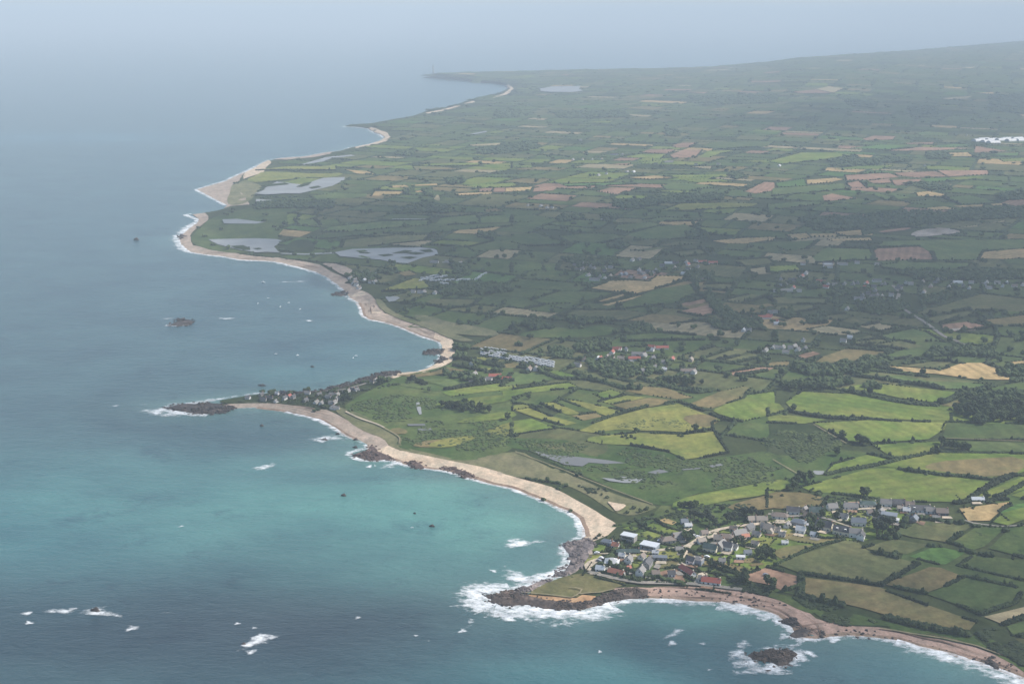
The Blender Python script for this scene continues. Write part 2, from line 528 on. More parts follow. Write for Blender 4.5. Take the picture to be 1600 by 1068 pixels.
WALLS = {'white': plain('white_render', (0.74, 0.72, 0.68), 0.85), 'cream': plain('cream_render', (0.66, 0.58, 0.44), 0.85),
         'grey': plain('grey_stone', (0.30, 0.28, 0.26), 0.9, grain=0.3), 'pink': plain('pink_render', (0.56, 0.38, 0.32), 0.85),
         'beige': plain('beige_stone', (0.46, 0.38, 0.30), 0.9, grain=0.25), 'blue': plain('blue_board', (0.25, 0.28, 0.32), 0.7),
         'pale': plain('dull_pale_render', (0.62, 0.60, 0.57), 0.9), 'dark': plain('dark_board', (0.09, 0.09, 0.10), 0.7)}
ROOFS = {'slate': tiled('slate_roof', (0.078, 0.076, 0.080)), 'grey': tiled('grey_roof', (0.215, 0.20, 0.185)), 'red': tiled('red_tile_roof', (0.38, 0.095, 0.062)),
         'brown': tiled('brown_roof', (0.19, 0.145, 0.115)), 'green': tiled('dark_green_roof', (0.050, 0.085, 0.075)), 'blue': tiled('blue_grey_roof', (0.15, 0.17, 0.195)),
         'white': plain('white_roof', (0.50, 0.52, 0.54), 0.5), 'orange': tiled('orange_tile_roof', (0.44, 0.16, 0.09)), 'beige': tiled('beige_roof', (0.30, 0.25, 0.20)),
         'pale': plain('pale_sheet_roof', (0.50, 0.50, 0.49), 0.5)}
M_GLASS = new_mat('window_glass')[0]
_b = M_GLASS.node_tree.nodes['Principled BSDF']
_b.inputs['Base Color'].default_value = (0.02, 0.025, 0.03, 1)
_b.inputs['Roughness'].default_value = 0.08
M_FRAME = plain('white_paint', (0.78, 0.78, 0.76), 0.5)
M_DOOR = plain('door_paint', (0.12, 0.16, 0.22), 0.5)
M_BRICK = plain('chimney_brick', (0.30, 0.17, 0.12), 0.9, grain=0.3)
M_RUBBER = plain('black_rubber', (0.02, 0.02, 0.02), 0.8)

def rock_mat(name, a, b, c):
    m, nt, bs = new_mat(name)
    p = pos(nt)
    col = mixc(nt, ramp(nt, noise(nt, 0.35, p, 6, 0.75), 0.35, 0.65), a, b)
    col = mixc(nt, ramp(nt, noise(nt, 0.09, p, 5, 0.7), 0.52, 0.64), col, c)
    bp = nt.nodes.new('ShaderNodeBump')
    bp.inputs['Strength'].default_value = 0.8
    bp.inputs['Distance'].default_value = 0.6
    nt.links.new(noise(nt, 0.8, p, 6, 0.75), bp.inputs['Height'])
    nt.links.new(bp.outputs[0], bs.inputs['Normal'])
    finish(nt, bs, col, 0.75, 0.3)
    return m

M_ROCK = rock_mat('dark_rock', (0.019, 0.016, 0.015), (0.060, 0.046, 0.040), (0.10, 0.074, 0.060))
M_ROCKBROWN = rock_mat('brown_rock', (0.026, 0.019, 0.016), (0.088, 0.062, 0.048), (0.15, 0.105, 0.08))
M_ROCKRED = rock_mat('reddish_rock', (0.040, 0.027, 0.024), (0.115, 0.072, 0.058), (0.17, 0.11, 0.088))
M_ROCKGREY = rock_mat('grey_boulders', (0.055, 0.048, 0.048), (0.19, 0.155, 0.145), (0.29, 0.23, 0.20))

# the sea: tint by depth and sea bed, plus a darker lower left (point colour), waves as bumps
M_SEA, nt, bs = new_mat('sea_water')
at = nt.nodes.new('ShaderNodeAttribute')
at.attribute_name = 'water_tint'
patch = ramp(nt, noise(nt, 1 / 130, pos(nt, (1, 1.6, 1), 0.3), 5, 0.6), 0.3, 0.72, (0.70, 0.74, 0.80, 1), (1.26, 1.22, 1.16, 1))
weed = ramp(nt, noise(nt, 1 / 70, pos(nt, (1, 1.3, 1), 0.9), 6, 0.7), 0.56, 0.70, (1, 1, 1, 1), (0.62, 0.66, 0.74, 1))
patch = mixc(nt, 1.0, patch, weed, 'MULTIPLY')
finish(nt, bs, mixc(nt, 1.0, at.outputs['Color'], patch, 'MULTIPLY'), 0.22, 0.5)
bs.inputs['IOR'].default_value = 1.333
swell = noise(nt, 1.0, pos(nt, (1 / 20, 1 / 9, 1 / 20), 0.3), 5, 0.65)
chop = noise(nt, 1.0, pos(nt, (1 / 7, 1 / 2.6, 1 / 5), 0.1), 4, 0.65)
hgt = mathn(nt, 'ADD', mathn(nt, 'MULTIPLY', swell, 2.0), mathn(nt, 'MULTIPLY', chop, 0.9))
bp = nt.nodes.new('ShaderNodeBump')
bp.inputs['Strength'].default_value = 1.0
bp.inputs['Distance'].default_value = 0.85
nt.links.new(hgt, bp.inputs['Height'])
nt.links.new(bp.outputs[0], bs.inputs['Normal'])

# pools: still shallow water over silt
def pool_mat(name, c):
    m, nt, bs = new_mat(name)
    col = mixc(nt, ramp(nt, noise(nt, 1 / 40, pos(nt), 4, 0.6), 0.35, 0.65), c, tuple(q * 0.78 for q in c))
    finish(nt, bs, col, 0.5, 0.2)
    return m
M_POND = pool_mat('pond_water', (0.27, 0.275, 0.265))
M_BOG = pool_mat('shallow_bog_water', (0.165, 0.165, 0.16))

# broken white water: foam cut into lace by noise, denser where the uv says so
M_FOAM, nt, bs = new_mat('sea_foam')
finish(nt, bs, (0.86, 0.88, 0.88), 0.8, 0.2)
uv = nt.nodes.new('ShaderNodeUVMap')
sep = nt.nodes.new('ShaderNodeSeparateXYZ')
nt.links.new(uv.outputs[0], sep.inputs[0])
lace = noise(nt, 1.0, pos(nt, (1 / 6.0, 1 / 4.0, 1), 0.2), 6, 0.72)
streak = noise(nt, 1.0, pos(nt, (1 / 30, 1 / 12, 1), 0.4), 3, 0.6)
fac = mathn(nt, 'ADD', mathn(nt, 'ADD', mathn(nt, 'MULTIPLY', mathn(nt, 'SUBTRACT', lace, 0.5), 2.6), mathn(nt, 'MULTIPLY', mathn(nt, 'SUBTRACT', streak, 0.5), 1.6)), sep.outputs['Y'])
al = ramp(nt, fac, 0.02, 1.25, (0, 0, 0, 1), (0.95, 0.95, 0.95, 1))
out = nt.nodes['Material Output']
tr = nt.nodes.new('ShaderNodeBsdfTransparent')
mx = nt.nodes.new('ShaderNodeMixShader')
nt.links.new(al, mx.inputs[0])
nt.links.new(tr.outputs[0], mx.inputs[1])
nt.links.new(bs.outputs[0], mx.inputs[2])
nt.links.new(mx.outputs[0], out.inputs['Surface'])

# fair-weather cloud above the view: thin at the rim, denser inside
M_CLOUD, nt, bs = new_mat('cloud_vapour')
finish(nt, bs, (0.9, 0.9, 0.9), 1.0, 0.0)
at = nt.nodes.new('ShaderNodeAttribute')
at.attribute_name = 'thickness'
nz = ramp(nt, noise(nt, 1 / 320, pos(nt), 4, 0.6), 0.25, 0.7, (0.35, 0.35, 0.35, 1), (1, 1, 1, 1))
al = mathn(nt, 'MULTIPLY', at.outputs['Fac'], nz)
out = nt.nodes['Material Output']
tr = nt.nodes.new('ShaderNodeBsdfTransparent')
mx = nt.nodes.new('ShaderNodeMixShader')
nt.links.new(al, mx.inputs[0])
nt.links.new(tr.outputs[0], mx.inputs[1])
nt.links.new(bs.outputs[0], mx.inputs[2])
nt.links.new(mx.outputs[0], out.inputs['Surface'])

# ------------------------------------------------------------------ the setting: sea, land, haze, clouds
# sea sheet, finer towards the coast in front
az = np.radians(np.linspace(-62, 62, 330))
rr = np.exp(np.linspace(math.log(280), math.log(44000), 260))
A, R = np.meshgrid(az, rr, indexing='ij')
V = np.column_stack([(R * np.sin(A)).ravel(), (R * np.cos(A)).ravel(), np.zeros(A.size)])
ii = np.arange(A.size).reshape(A.shape)
Fq = np.stack([ii[:-1, :-1], ii[:-1, 1:], ii[1:, 1:], ii[1:, :-1]], -1).reshape(-1, 4)[:, ::-1]
sea = mesh_obj('sea', V, Fq, M_SEA, smooth=True)
tag(sea, 'open sea with turquoise shallows, dark weed beds and small waves', None, None, 'structure')
Q = to_px(V)
deep = np.array([0.034, 0.096, 0.112])
col = np.tile(deep, (len(V), 1))
TINT = [  # centre and radii in photo pixels, colour, strength
    (330, 1000, 560, 95, (0.010, 0.028, 0.044), .8), (560, 960, 330, 60, (0.025, 0.041, 0.055), .7), (60, 810, 260, 80, (0.022, 0.132, 0.155), .9),  # the first two darken the water at lower left
    (330, 785, 430, 85, (0.050, 0.186, 0.183), .9), (660, 800, 250, 100, (0.062, 0.232, 0.209), 1.0), (810, 830, 130, 70, (0.074, 0.248, 0.217), .8),
    (620, 880, 240, 46, (0.046, 0.155, 0.152), .6), (840, 870, 60, 30, (0.043, 0.139, 0.146), .8), (880, 835, 35, 22, (0.046, 0.093, 0.112), .7),
    (980, 1010, 260, 70, (0.031, 0.124, 0.139), .8), (1080, 965, 150, 26, (0.056, 0.217, 0.198), .9), (900, 1070, 220, 40, (0.034, 0.155, 0.163), .8),
    (870, 1000, 160, 26, (0.018, 0.060, 0.076), .6), (1450, 1040, 170, 40, (0.031, 0.132, 0.147), .9), (1180, 985, 80, 22, (0.021, 0.063, 0.078), .7),
    (450, 590, 90, 16, (0.056, 0.186, 0.186), .8), (560, 565, 150, 40, (0.040, 0.124, 0.143), .7), (330, 378, 110, 8, (0.062, 0.186, 0.194), .6),
    (420, 690, 260, 30, (0.023, 0.057, 0.078), .5), (100, 215, 260, 9, (0.046, 0.155, 0.202), .6), (560, 350, 300, 80, (0.028, 0.085, 0.116), .4),
    (715, 747, 60, 6, (0.034, 0.052, 0.069), .8), (470, 745, 160, 12, (0.031, 0.109, 0.127), .5)]
for cx, cy, rx, ry, c, s in TINT:
    w = s * np.exp(-(((Q[:, 0] - cx) / rx) ** 2 + ((Q[:, 1] - cy) / ry) ** 2) * 1.1)
    w = np.where(V[:, 1] > 100, w, 0)[:, None]
    col = col * (1 - w) + np.array(c) * w
shal = np.exp(-np.maximum(-np.where(in_poly(V[:, :2], LAND), 1, -1) * np.minimum(line_dist(V[:, :2], COAST), 4000), 0) / 28) * 0.55
shal = np.where((Q[:, 1] > 560) | (Q[:, 0] > 500), shal, shal * 0.6)[:, None]
col = col * (1 - shal) + np.array([0.10, 0.21, 0.18]) * shal
col = np.column_stack([col[:, 0] + 0.10 * col[:, 1], col[:, 1] * 0.99, col[:, 2] * 0.96])
ca = sea.data.color_attributes.new('water_tint', 'FLOAT_COLOR', 'POINT')
ca.data.foreach_set('color', np.column_stack([col, np.ones(len(col))]).astype(np.float32).ravel())

# land sheet
az = np.radians(np.linspace(-14, 42, 190))
rr = np.exp(np.linspace(math.log(600), math.log(15500), 170))
A, R = np.meshgrid(az, rr, indexing='ij')
gp = np.column_stack([(R * np.sin(A)).ravel(), (R * np.cos(A)).ravel()])
dl = line_dist(gp, np.vstack([COAST, BACK[::-1]]))
gp = gp[dl > 4]
Vl, Fl = tessellate(LAND, 0, gp)
land = mesh_obj('land', np.column_stack([Vl, H(Vl)]), Fl, G['land'], smooth=True)
tag(land, 'low green coastal land divided by dark hedge banks', None, None, 'structure')

# ------------------------------------------------------------------ fields and ground cover, traced from the photograph
# code, then outline; tiles are 400 x 267 photo pixels enlarged four times; '-' after the code: no hedge round it
ZONES = '''
s- 400,616 437,614 500,609 550,600 600,588 618,594 560,612 535,636 524,640 500,640 475,634 437,630 400,630 352,631 340,626
d- T1,2 540,410 640,340 800,262 900,215 1010,190 1240,135 1600,150 1600,680 1350,745 1150,730 1000,690 870,655 900,600 760,515 620,455
n- T1,2 500,405 560,420 660,455 760,512 840,552 915,600 900,655 1010,680 1150,712 1260,738 1400,722 1600,684 1720,700 1900,800 2160,920 2400,1000 2520,1030 2440,1064 2340,1090 2240,1068 2000,920 1850,870 1600,844 1450,790 1300,760 1150,730 1050,709 900,680 830,650 800,605 700,570 620,530 560,480 500,440
m- T2,2 120,680 330,790 600,905 900,1022 1000,1024 1120,955 1590,872 1800,840 1900,800 1700,700 1600,680 1400,710 1085,745 980,690 750,655 470,630 200,605 -40,600 -40,660
s- T2,2 40,670 120,690 340,800 330,830 160,750
m- T3,2 0,700 60,735 200,830 330,835 300,880 120,905 0,925 -60,860
s- T3,2 0,505 120,500 290,522 400,570 490,640 330,700 180,720 0,700
d- T3,2 260,680 400,670 620,690 640,710 400,765 250,800 180,760
l- T3,3 -340,150 -240,80 0,40 200,0 450,-40 800,-60 900,-20 860,30 760,110 690,160 560,180 460,170 330,205 60,320 -60,380 -230,340 -400,330
d- T2,3 600,90 700,60 860,10 1000,0 1130,-60 1300,-80 1500,-60 1500,-10 1300,60 1000,40 800,70 700,90
d- T2,3 1290,400 1340,375 1420,395 1500,435 1600,480 1700,520 1900,540 1900,640 1800,610 1700,560 1600,520 1380,478 1260,455
h- T2,3 90,510 200,440 345,392 470,372 600,398 710,430 705,448 610,485 450,508 400,530 330,528 200,515
y- T2,3 480,262 560,262 560,280 470,315 440,340 435,300
s- T2,3 360,385 430,365 480,370 480,390 430,400 370,410
s- T3,3 210,530 400,570 650,640 760,700 700,715 520,708 400,690 310,650 240,570
d- T3,3 0,490 120,500 200,520 250,580 300,640 400,690 520,700 760,705 760,735 900,770 1100,790 1350,850 1600,985 1600,1030 1700,1080 1650,920 1380,780 1200,760 900,720 700,670 400,610 150,500 60,470
s- T3,3 1260,760 1440,700 1600,820 1800,900 1800,1000 1600,960 1380,850
y- T0,1 1600,30 1640,5 1800,10 2000,20 2160,12 2100,40 1900,45 1720,60 1600,75 1530,60
g- T0,1 1300,310 1340,290 1560,230 1800,250 1800,320 1700,480 1500,520 1330,500 1210,460 1190,420 1250,360
n- T0,1 1450,90 1540,55 1640,100 1600,140 1560,190 1500,215 1430,215 1420,190
'''
FIELDS = '''
k T3,3 480,175 560,178 590,215 640,248 945,320 700,452 200,378 45,320
k T3,3 590,225 790,165 1010,205 870,260 700,240
e T3,3 1050,212 1235,250 1110,325 1060,325 885,275
k T3,3 770,120 960,52 1280,82 1130,188 900,155
d T3,3 1300,90 1490,95 1350,215 1285,235 1150,192
d T3,3 1510,100 1700,50 1760,260 1600,280 1380,225
g T3,3 1290,262 1600,302 1760,350 1700,440 1600,425 1180,330
o T3,3 1010,342 1080,347 1220,402 1110,460 980,505 725,450
g T3,3 1228,402 1560,470 1590,500 1545,565 1330,633 1180,575 985,508 1115,462
o T3,3 232,405 700,470 1000,580 1300,685 1260,735 900,690 600,600 350,545 226,500
b T2,3 1420,402 1590,345 1790,400 1795,455 1690,490 1600,450 1500,432
p T3,3 1350,652 1600,592 1700,570 1700,620 1470,700
g T3,3 1490,712 1600,682 1760,650 1760,740 1530,765
k T3,3 1540,790 1760,760 1800,880 1640,850
w T3,3 1195,-25 1290,-35 1520,-65 1450,-5 1385,52 1250,54
l T3,3 1460,5 1600,-30 1720,-20 1600,45 1500,82 1395,58
o- T3,3 20,250 140,205 320,207 100,305
l T3,2 205,908 450,845 640,795 815,792 860,822 1090,835 1390,882 1270,970 1150,1003 900,1000 700,985 260,933
l T3,2 690,782 860,735 1080,692 1400,700 1700,705 1760,760 1580,820 1430,862 1100,822 850,792
o- T3,2 960,790 1050,752 1300,735 1600,718 1600,815 1400,850 1200,830 1080,812
l T3,2 650,642 1080,627 1060,688 840,733 765,718
l T3,2 365,820 400,772 620,708 755,740 600,782 400,828
l T3,2 290,512 640,492 1110,512 1080,560 1000,612 650,632 480,620 380,560
g T3,2 1120,505 1700,520 1700,615 1300,612 1085,607
g T3,2 1100,622 1700,635 1700,690 1270,686 1180,650
l T3,2 210,312 470,322 800,375 1140,420 1150,492 1000,498 700,480 400,465 160,430 110,382
l T3,2 470,292 560,272 700,262 880,285 1180,318 1060,383 850,358 600,308
g T3,2 530,205 620,195 850,212 1120,245 1400,272 1340,300 1100,295 900,262
w T3,2 690,165 750,153 900,165 1070,180 1220,135 1350,135 1490,182 1432,215 1560,230 1500,240 1280,235 1070,205 860,188
k T3,2 800,150 1000,125 1150,127 1080,172 980,163
k T3,2 560,212 700,195 900,220 1070,228 1280,250 1400,262 1000,250 850,215
o T3,2 280,130 330,100 500,42 780,66 600,110 400,140 290,142
k T3,2 510,0 690,-15 860,0 980,30 830,48 580,25
g T3,2 720,95 850,52 1000,58 960,90 780,110
b T3,2 150,90 270,60 330,76 220,110
o T3,2 0,132 140,122 150,150 0,155
d T3,2 1380,292 1600,255 1760,270 1700,370 1440,322
o T3,2 1080,400 1220,357 1280,322 1340,312 1425,332 1300,365 1150,408
w T3,2 1490,130 1600,122 1760,130 1760,160 1550,150
l T3,2 0,380 70,390 110,435 0,465
l T3,2 0,470 100,457 370,490 230,513 0,505
o T3,2 0,930 200,952 380,978 330,1030 100,1045 0,1040
l T3,2 1295,970 1500,880 1700,810 1720,880 1425,985
l T3,2 1520,962 1620,925 1720,940 1620,985
e T3,2 1450,1068 1540,1022 1640,1005 1720,1040 1600,1095 1500,1120
y T2,2 480,600 560,590 750,572 1100,582 1270,562 1310,620 1350,690 1200,722 1080,738 980,688 750,648 560,640 465,622
y T2,2 420,558 560,492 830,420 1040,390 1140,430 1310,490 1252,510 1262,545 1100,568 950,560 640,552 500,572
o- T2,2 1050,470 1200,452 1300,490 1240,540 1130,530
o T2,2 1110,390 1300,312 1440,282 1500,290 1440,358 1250,418 1160,405
l T2,2 1250,430 1480,332 1640,312 1640,455 1440,500 1290,452
o T2,2 700,310 830,282 960,292 1130,350 1040,363 880,340
y T2,2 545,375 700,337 840,350 640,393
o T2,2 622,395 860,352 1010,367 900,403 740,430
l T2,2 510,330 620,302 690,325 580,363
o T2,2 372,465 520,445 565,470 450,495
y T2,2 180,388 270,380 425,450 350,460
y T2,2 290,355 430,375 705,435 590,465 440,408
y T2,2 20,430 110,412 250,470 405,510 330,525 130,470
l T2,2 0,500 120,482 270,545 0,583
y T2,2 0,402 70,392 110,408 0,430
l T2,2 -60,310 0,300 350,255 420,288 250,305 120,320 0,350 -60,360
k T2,2 340,180 480,197 800,265 690,283 520,250
l T2,2 220,190 285,182 420,223 310,240
g T2,2 0,192 150,197 300,233 30,275 -60,282
k T2,2 1050,100 1110,72 1260,32 1380,42 1180,103 1090,118
k T2,2 1190,118 1400,44 1500,52 1420,88 1260,120
k T2,2 1335,115 1500,77 1590,90 1400,128
b T2,2 1310,200 1560,162 1640,165 1600,185 1400,213
k T2,2 940,100 1080,78 1120,95 1010,120
l- T2,2 970,1028 1120,962 1400,915 1580,882 1700,860 1760,900 1600,960 1300,1000 1080,1070
o- T2,2 1330,1030 1600,960 1760,940 1900,960 1900,1000 1600,1050 1400,1062
o T1,2 880,212 1100,192 1190,162 1340,190 1180,202 1000,225
y T1,2 1290,150 1480,172 1420,185 1245,152
y T1,2 1300,106 1420,96 1480,128 1340,125
o T1,2 1480,150 1600,132 1680,150 1600,165 1540,165
g T1,2 1040,250 1180,302 1130,312 860,270
g T1,2 1020,240 1200,227 1310,280 1230,293
l T1,2 1160,320 1290,292 1600,252 1640,300 1400,318 1220,345
l- T1,2 1070,405 1250,362 1600,332 1600,372 1400,402 1200,415
l- T1,2 1220,520 1350,472 1600,432 1640,470 1500,492
y T1,2 1420,560 1600,502 1640,590 1440,582
o- T1,2 960,650 1100,612 1270,622 1230,658 1050,665
o- T1,2 830,545 920,542 960,576 860,582
y- T1,2 1050,655 1200,600 1400,590 1300,640 1180,668
b T3,1 480,30 750,16 820,40 640,60 490,60
b T3,1 780,15 1050,6 1120,38 930,45 835,35
b T3,1 1060,0 1370,0 1382,25 1130,38
b T3,1 490,80 570,66 620,108 520,108
b T3,1 625,66 760,50 772,74 662,80
b T3,1 772,60 960,55 930,78 800,95
e T3,1 50,80 230,52 240,95 60,104
w T3,1 242,60 420,46 470,56 390,75 250,85
e T3,1 960,50 1120,46 1190,60 990,74
l T3,1 1130,45 1300,36 1362,46 1200,60
g T3,1 30,112 470,82 490,118 20,160
b T3,1 340,160 400,146 560,175 350,195
g T3,1 680,140 780,170 740,185 660,150
g T3,1 772,146 890,170 812,180
w T3,1 920,140 1000,130 1110,150 1090,160 930,160
g T3,1 1100,170 1250,156 1350,175 1420,200 1200,213
w T3,1 970,235 1100,226 1170,240 1050,250
w T3,1 1160,222 1350,213 1340,228 1190,230
w T3,1 1392,210 1510,205 1500,217 1400,220
g T3,1 0,212 200,196 330,196 340,210 150,228 0,245
g T3,1 860,200 1020,182 1140,210 980,215
w T3,1 0,415 50,420 40,435 0,440
w T3,1 110,402 240,392 270,420 170,435
w T3,1 245,396 430,396 430,415 290,415
w T3,1 392,386 580,370 592,404 660,396 650,405 480,405
w T3,1 370,430 640,420 650,437 400,440
b- T3,1 680,382 880,356 900,368 720,390
q- T3,1 880,402 950,372 1100,356 1230,388 1100,402 940,420
p T3,1 1200,355 1320,340 1310,352
p T3,1 1370,330 1480,312 1470,322
g T3,1 0,450 310,437 250,488 120,500 60,475
g T3,1 280,540 360,482 640,490 650,558 300,575
g T3,1 680,480 720,442 1300,432 1700,432 1700,485 1350,498 1310,558 1045,560 1022,510 950,475
b T3,1 665,490 950,476 1010,510 1035,555 680,565
w T3,1 1340,512 1600,487 1700,480 1700,540 1480,555 1330,550
l T3,1 0,600 180,592 200,630 0,640
g T3,1 700,590 850,572 1260,577 1250,603 950,640 720,610
k T3,1 900,890 1330,767 1600,800 1720,810 1720,880 1600,880 1300,878 1250,865 1000,903
k T3,1 1000,922 1240,882 1290,890 1250,905 1080,955 1020,945
o T3,1 1320,935 1600,902 1720,900 1720,965 1420,975
b T3,1 1080,965 1250,946 1340,965 1360,985 1200,1005 1100,1005
q- T3,1 1110,990 1290,985 1300,1003 1130,1003
p T3,1 245,992 380,970 560,995 580,1010 500,1028 350,1025
p T3,1 570,975 690,952 800,980 700,1003
k T3,1 360,930 340,905 470,892 530,910 440,935
k T3,1 500,1060 640,1032 800,1068 700,1080
g T3,1 690,1030 900,987 1000,1010 1100,1068 760,1068
k T3,1 0,790 380,802 360,830 60,830
k T3,1 50,850 280,842 310,860 150,888 40,880
k T3,1 460,940 600,922 700,930 560,965
w T2,1 490,735 590,700 620,690 750,687 850,695 900,660 1080,660 1075,690 900,740 770,770 640,755
w T2,1 530,815 690,770 702,780 640,803 560,820
w T2,1 560,840 820,775 842,785 700,818 600,845
b T2,1 1050,835 1190,800 1225,820 1100,845
b T2,1 1035,885 1260,830 1350,875 1170,910
g T2,1 650,850 900,742 1120,710 1170,770 1000,828 720,860
g T2,1 120,810 300,752 640,765 480,808 360,830 200,835
k T2,1 310,905 400,872 700,870 860,895 700,938 560,935
o T2,1 870,897 1010,905 1190,935 1000,958 720,938
g T2,1 90,865 200,842 350,870 280,890 150,880
d- T2,1 0,1030 230,985 300,980 400,1000 560,962 690,1000 560,1040 200,1050
g T2,1 700,1030 900,1012 1150,1030 1300,1058 720,1068
g T2,1 0,400 160,390 270,430 350,463 100,470 0,450
g T2,1 300,410 480,392 640,400 720,418 560,448 370,450
g T2,1 640,370 660,342 860,322 950,340 740,385
g T2,1 720,400 900,352 1080,337 1250,400 1000,428 800,430
g T2,1 0,282 130,276 240,300 100,320 0,320
g T2,1 0,585 180,580 190,620 0,635
g T2,1 195,590 300,577 280,620 210,630
w T2,1 1250,440 1380,427 1600,416 1600,435 1450,458 1340,455
y T2,1 930,250 1050,207 1300,202 1540,207 1480,230 1150,245
b T2,1 1450,130 1570,72 1640,76 1640,125 1520,145
w T2,1 -40,112 130,102 110,125 -40,132
b T2,1 140,110 290,100 260,125 130,133
l T2,1 680,155 850,160 820,176 620,175
l T2,1 1050,60 1300,56 1380,70 1150,75
l T2,1 990,30 1250,25 1400,22 1330,40 1010,42
l T2,1 900,125 1150,130 1050,140
b T2,1 530,130 620,106 800,110 650,150
g T2,1 940,95 1030,77 1200,87 1280,105 1100,123 960,120
e T2,1 300,85 650,76 780,86 350,100
w T2,1 730,45 900,32 1000,45 850,55
g T2,1 820,310 960,292 1140,302 1180,315 900,320
k T2,1 740,500 900,482 1000,482 820,505
k T2,1 920,465 1050,442 1180,452 1000,470
k T2,1 1000,510 1180,492 1220,520 1060,538
p T2,1 1470,620 1600,600 1640,605 1620,645 1520,650
k T2,1 1390,560 1600,547 1640,580 1450,600
k T2,1 1200,710 1390,707 1370,753 1210,740
k T2,1 1320,810 1480,772 1590,782 1440,830
o T2,1 1450,855 1600,832 1640,845 1500,865
k T2,1 1220,910 1360,892 1430,910 1300,935
w T1,1 560,-5 700,5 745,25 640,22
l T1,1 1300,95 1600,77 1640,90 1600,100 1400,108
b T1,1 1485,110 1600,106 1600,134 1480,134
b T1,1 1392,116 1478,110 1470,130 1390,132
w T1,1 1240,145 1480,135 1460,148 1260,155
w T1,1 720,160 740,132 920,132 900,150 800,150 770,160
w T1,1 820,96 940,93 960,105 850,108
w T1,1 970,91 1130,83 1140,92 990,97
w T1,1 990,130 1080,121 1100,130 1010,137
p T1,1 1110,178 1130,152 1150,160 1145,192
o T1,1 1430,245 1500,236 1550,255 1440,260
g T1,1 340,160 480,142 700,146 690,165 500,178 370,178
g T1,1 240,310 370,306 400,340 270,345
g T1,1 405,310 500,306 530,330 415,340
g T1,1 410,380 470,352 800,317 1090,312 1070,340 850,355 600,380
g T1,1 1110,345 1160,296 1380,276 1395,325 1200,340
g T1,1 1402,290 1600,272 1640,272 1640,318 1410,328
g T1,1 320,420 430,396 900,360 1150,352 1400,336 1600,332 1600,345 1100,388 800,393 400,425
k T1,1 530,480 545,435 860,406 1100,402 1050,438 700,473
s- T1,1 140,490 175,475 250,432 350,430 385,510 230,513
o T1,1 880,640 960,626 1005,650 930,660
y T1,1 840,725 980,672 1050,682 1110,735 1060,745 790,755
k T1,1 780,680 830,657 900,665 850,690 800,700
g T1,1 1330,480 1480,442 1640,435 1640,488 1360,505
k T1,1 1050,830 1100,802 1400,802 1350,848 1180,860
n- T1,1 960,905 1090,907 1200,950 1480,990 1540,1040 1300,1030 1120,1000
n- T1,1 740,800 790,810 830,870 950,925 1100,965 1290,1040 1380,1068 1250,1068 1050,978 900,932 780,875
B- T1,1 400,578 530,587 620,632 600,660 540,655 470,610
w T3,0 1130,960 1250,956 1280,980 1150,980
l T3,0 0,1010 200,957 420,957 530,968 330,1000 100,1030
l T3,0 420,1060 560,1042 800,1036 700,1060
b T3,0 740,945 960,922 1280,930 1000,945
e T3,0 510,930 700,907 880,915 760,935
e T3,0 1030,915 1180,902 1290,910 1100,925
b T3,0 590,870 660,852 800,856 780,875 610,880
b T3,0 850,897 1040,892 1030,903 880,905
b T3,0 1290,915 1500,948 1290,958
e T3,0 1370,970 1570,957 1560,975
l T3,0 1450,1000 1640,987 1640,1008 1470,1013
g T3,0 920,835 1000,824 1130,835 1120,850 960,850
l T3,0 320,877 450,870 450,880
p T3,0 1080,617 1280,602 1240,620 1120,625
w T3,0 1290,585 1410,579 1410,590
b T3,0 160,577 300,562 400,585 200,585
p T3,0 300,560 380,542 470,555 410,583
g T3,0 650,690 800,672 930,680 700,700
p T3,0 1190,426 1300,420 1270,432
b T2,0 810,955 860,937 1030,938 970,963
b T2,0 990,970 1070,939 1190,939 1150,985 1010,990
l T2,0 690,985 800,966 960,966 930,995
l T2,0 1170,985 1220,947 1390,943 1300,960 1240,985
l T2,0 760,1020 940,1006 930,1030
b T2,0 620,1030 740,1022 730,1035
b T2,0 1000,912 1060,896 1160,894 1110,925 1020,925
g T2,0 1190,920 1250,892 1640,886 1600,918 1300,933
l T2,0 470,766 640,756 600,772
b T2,0 1080,577 1230,579 1200,588
b T2,0 1380,572 1600,579 1500,584
o T2,0 1150,687 1400,691 1300,698
p T2,0 1120,1045 1250,1041 1240,1060
l T2,0 -40,1042 130,1036 120,1050
l T2,0 1440,1010 1640,1001 1600,1020
l T1,0 980,1040 1100,1026 1400,1021 1390,1035
o T1,0 980,1047 1150,1046 1280,1060 1000,1065
l T1,0 1410,1032 1600,1021 1600,1055 1450,1050
p T1,0 1330,907 1540,896 1520,910 1350,915
l T1,0 990,910 1160,906 1150,915
y T1,0 0,1066 200,1042 500,1042 500,1066
'''
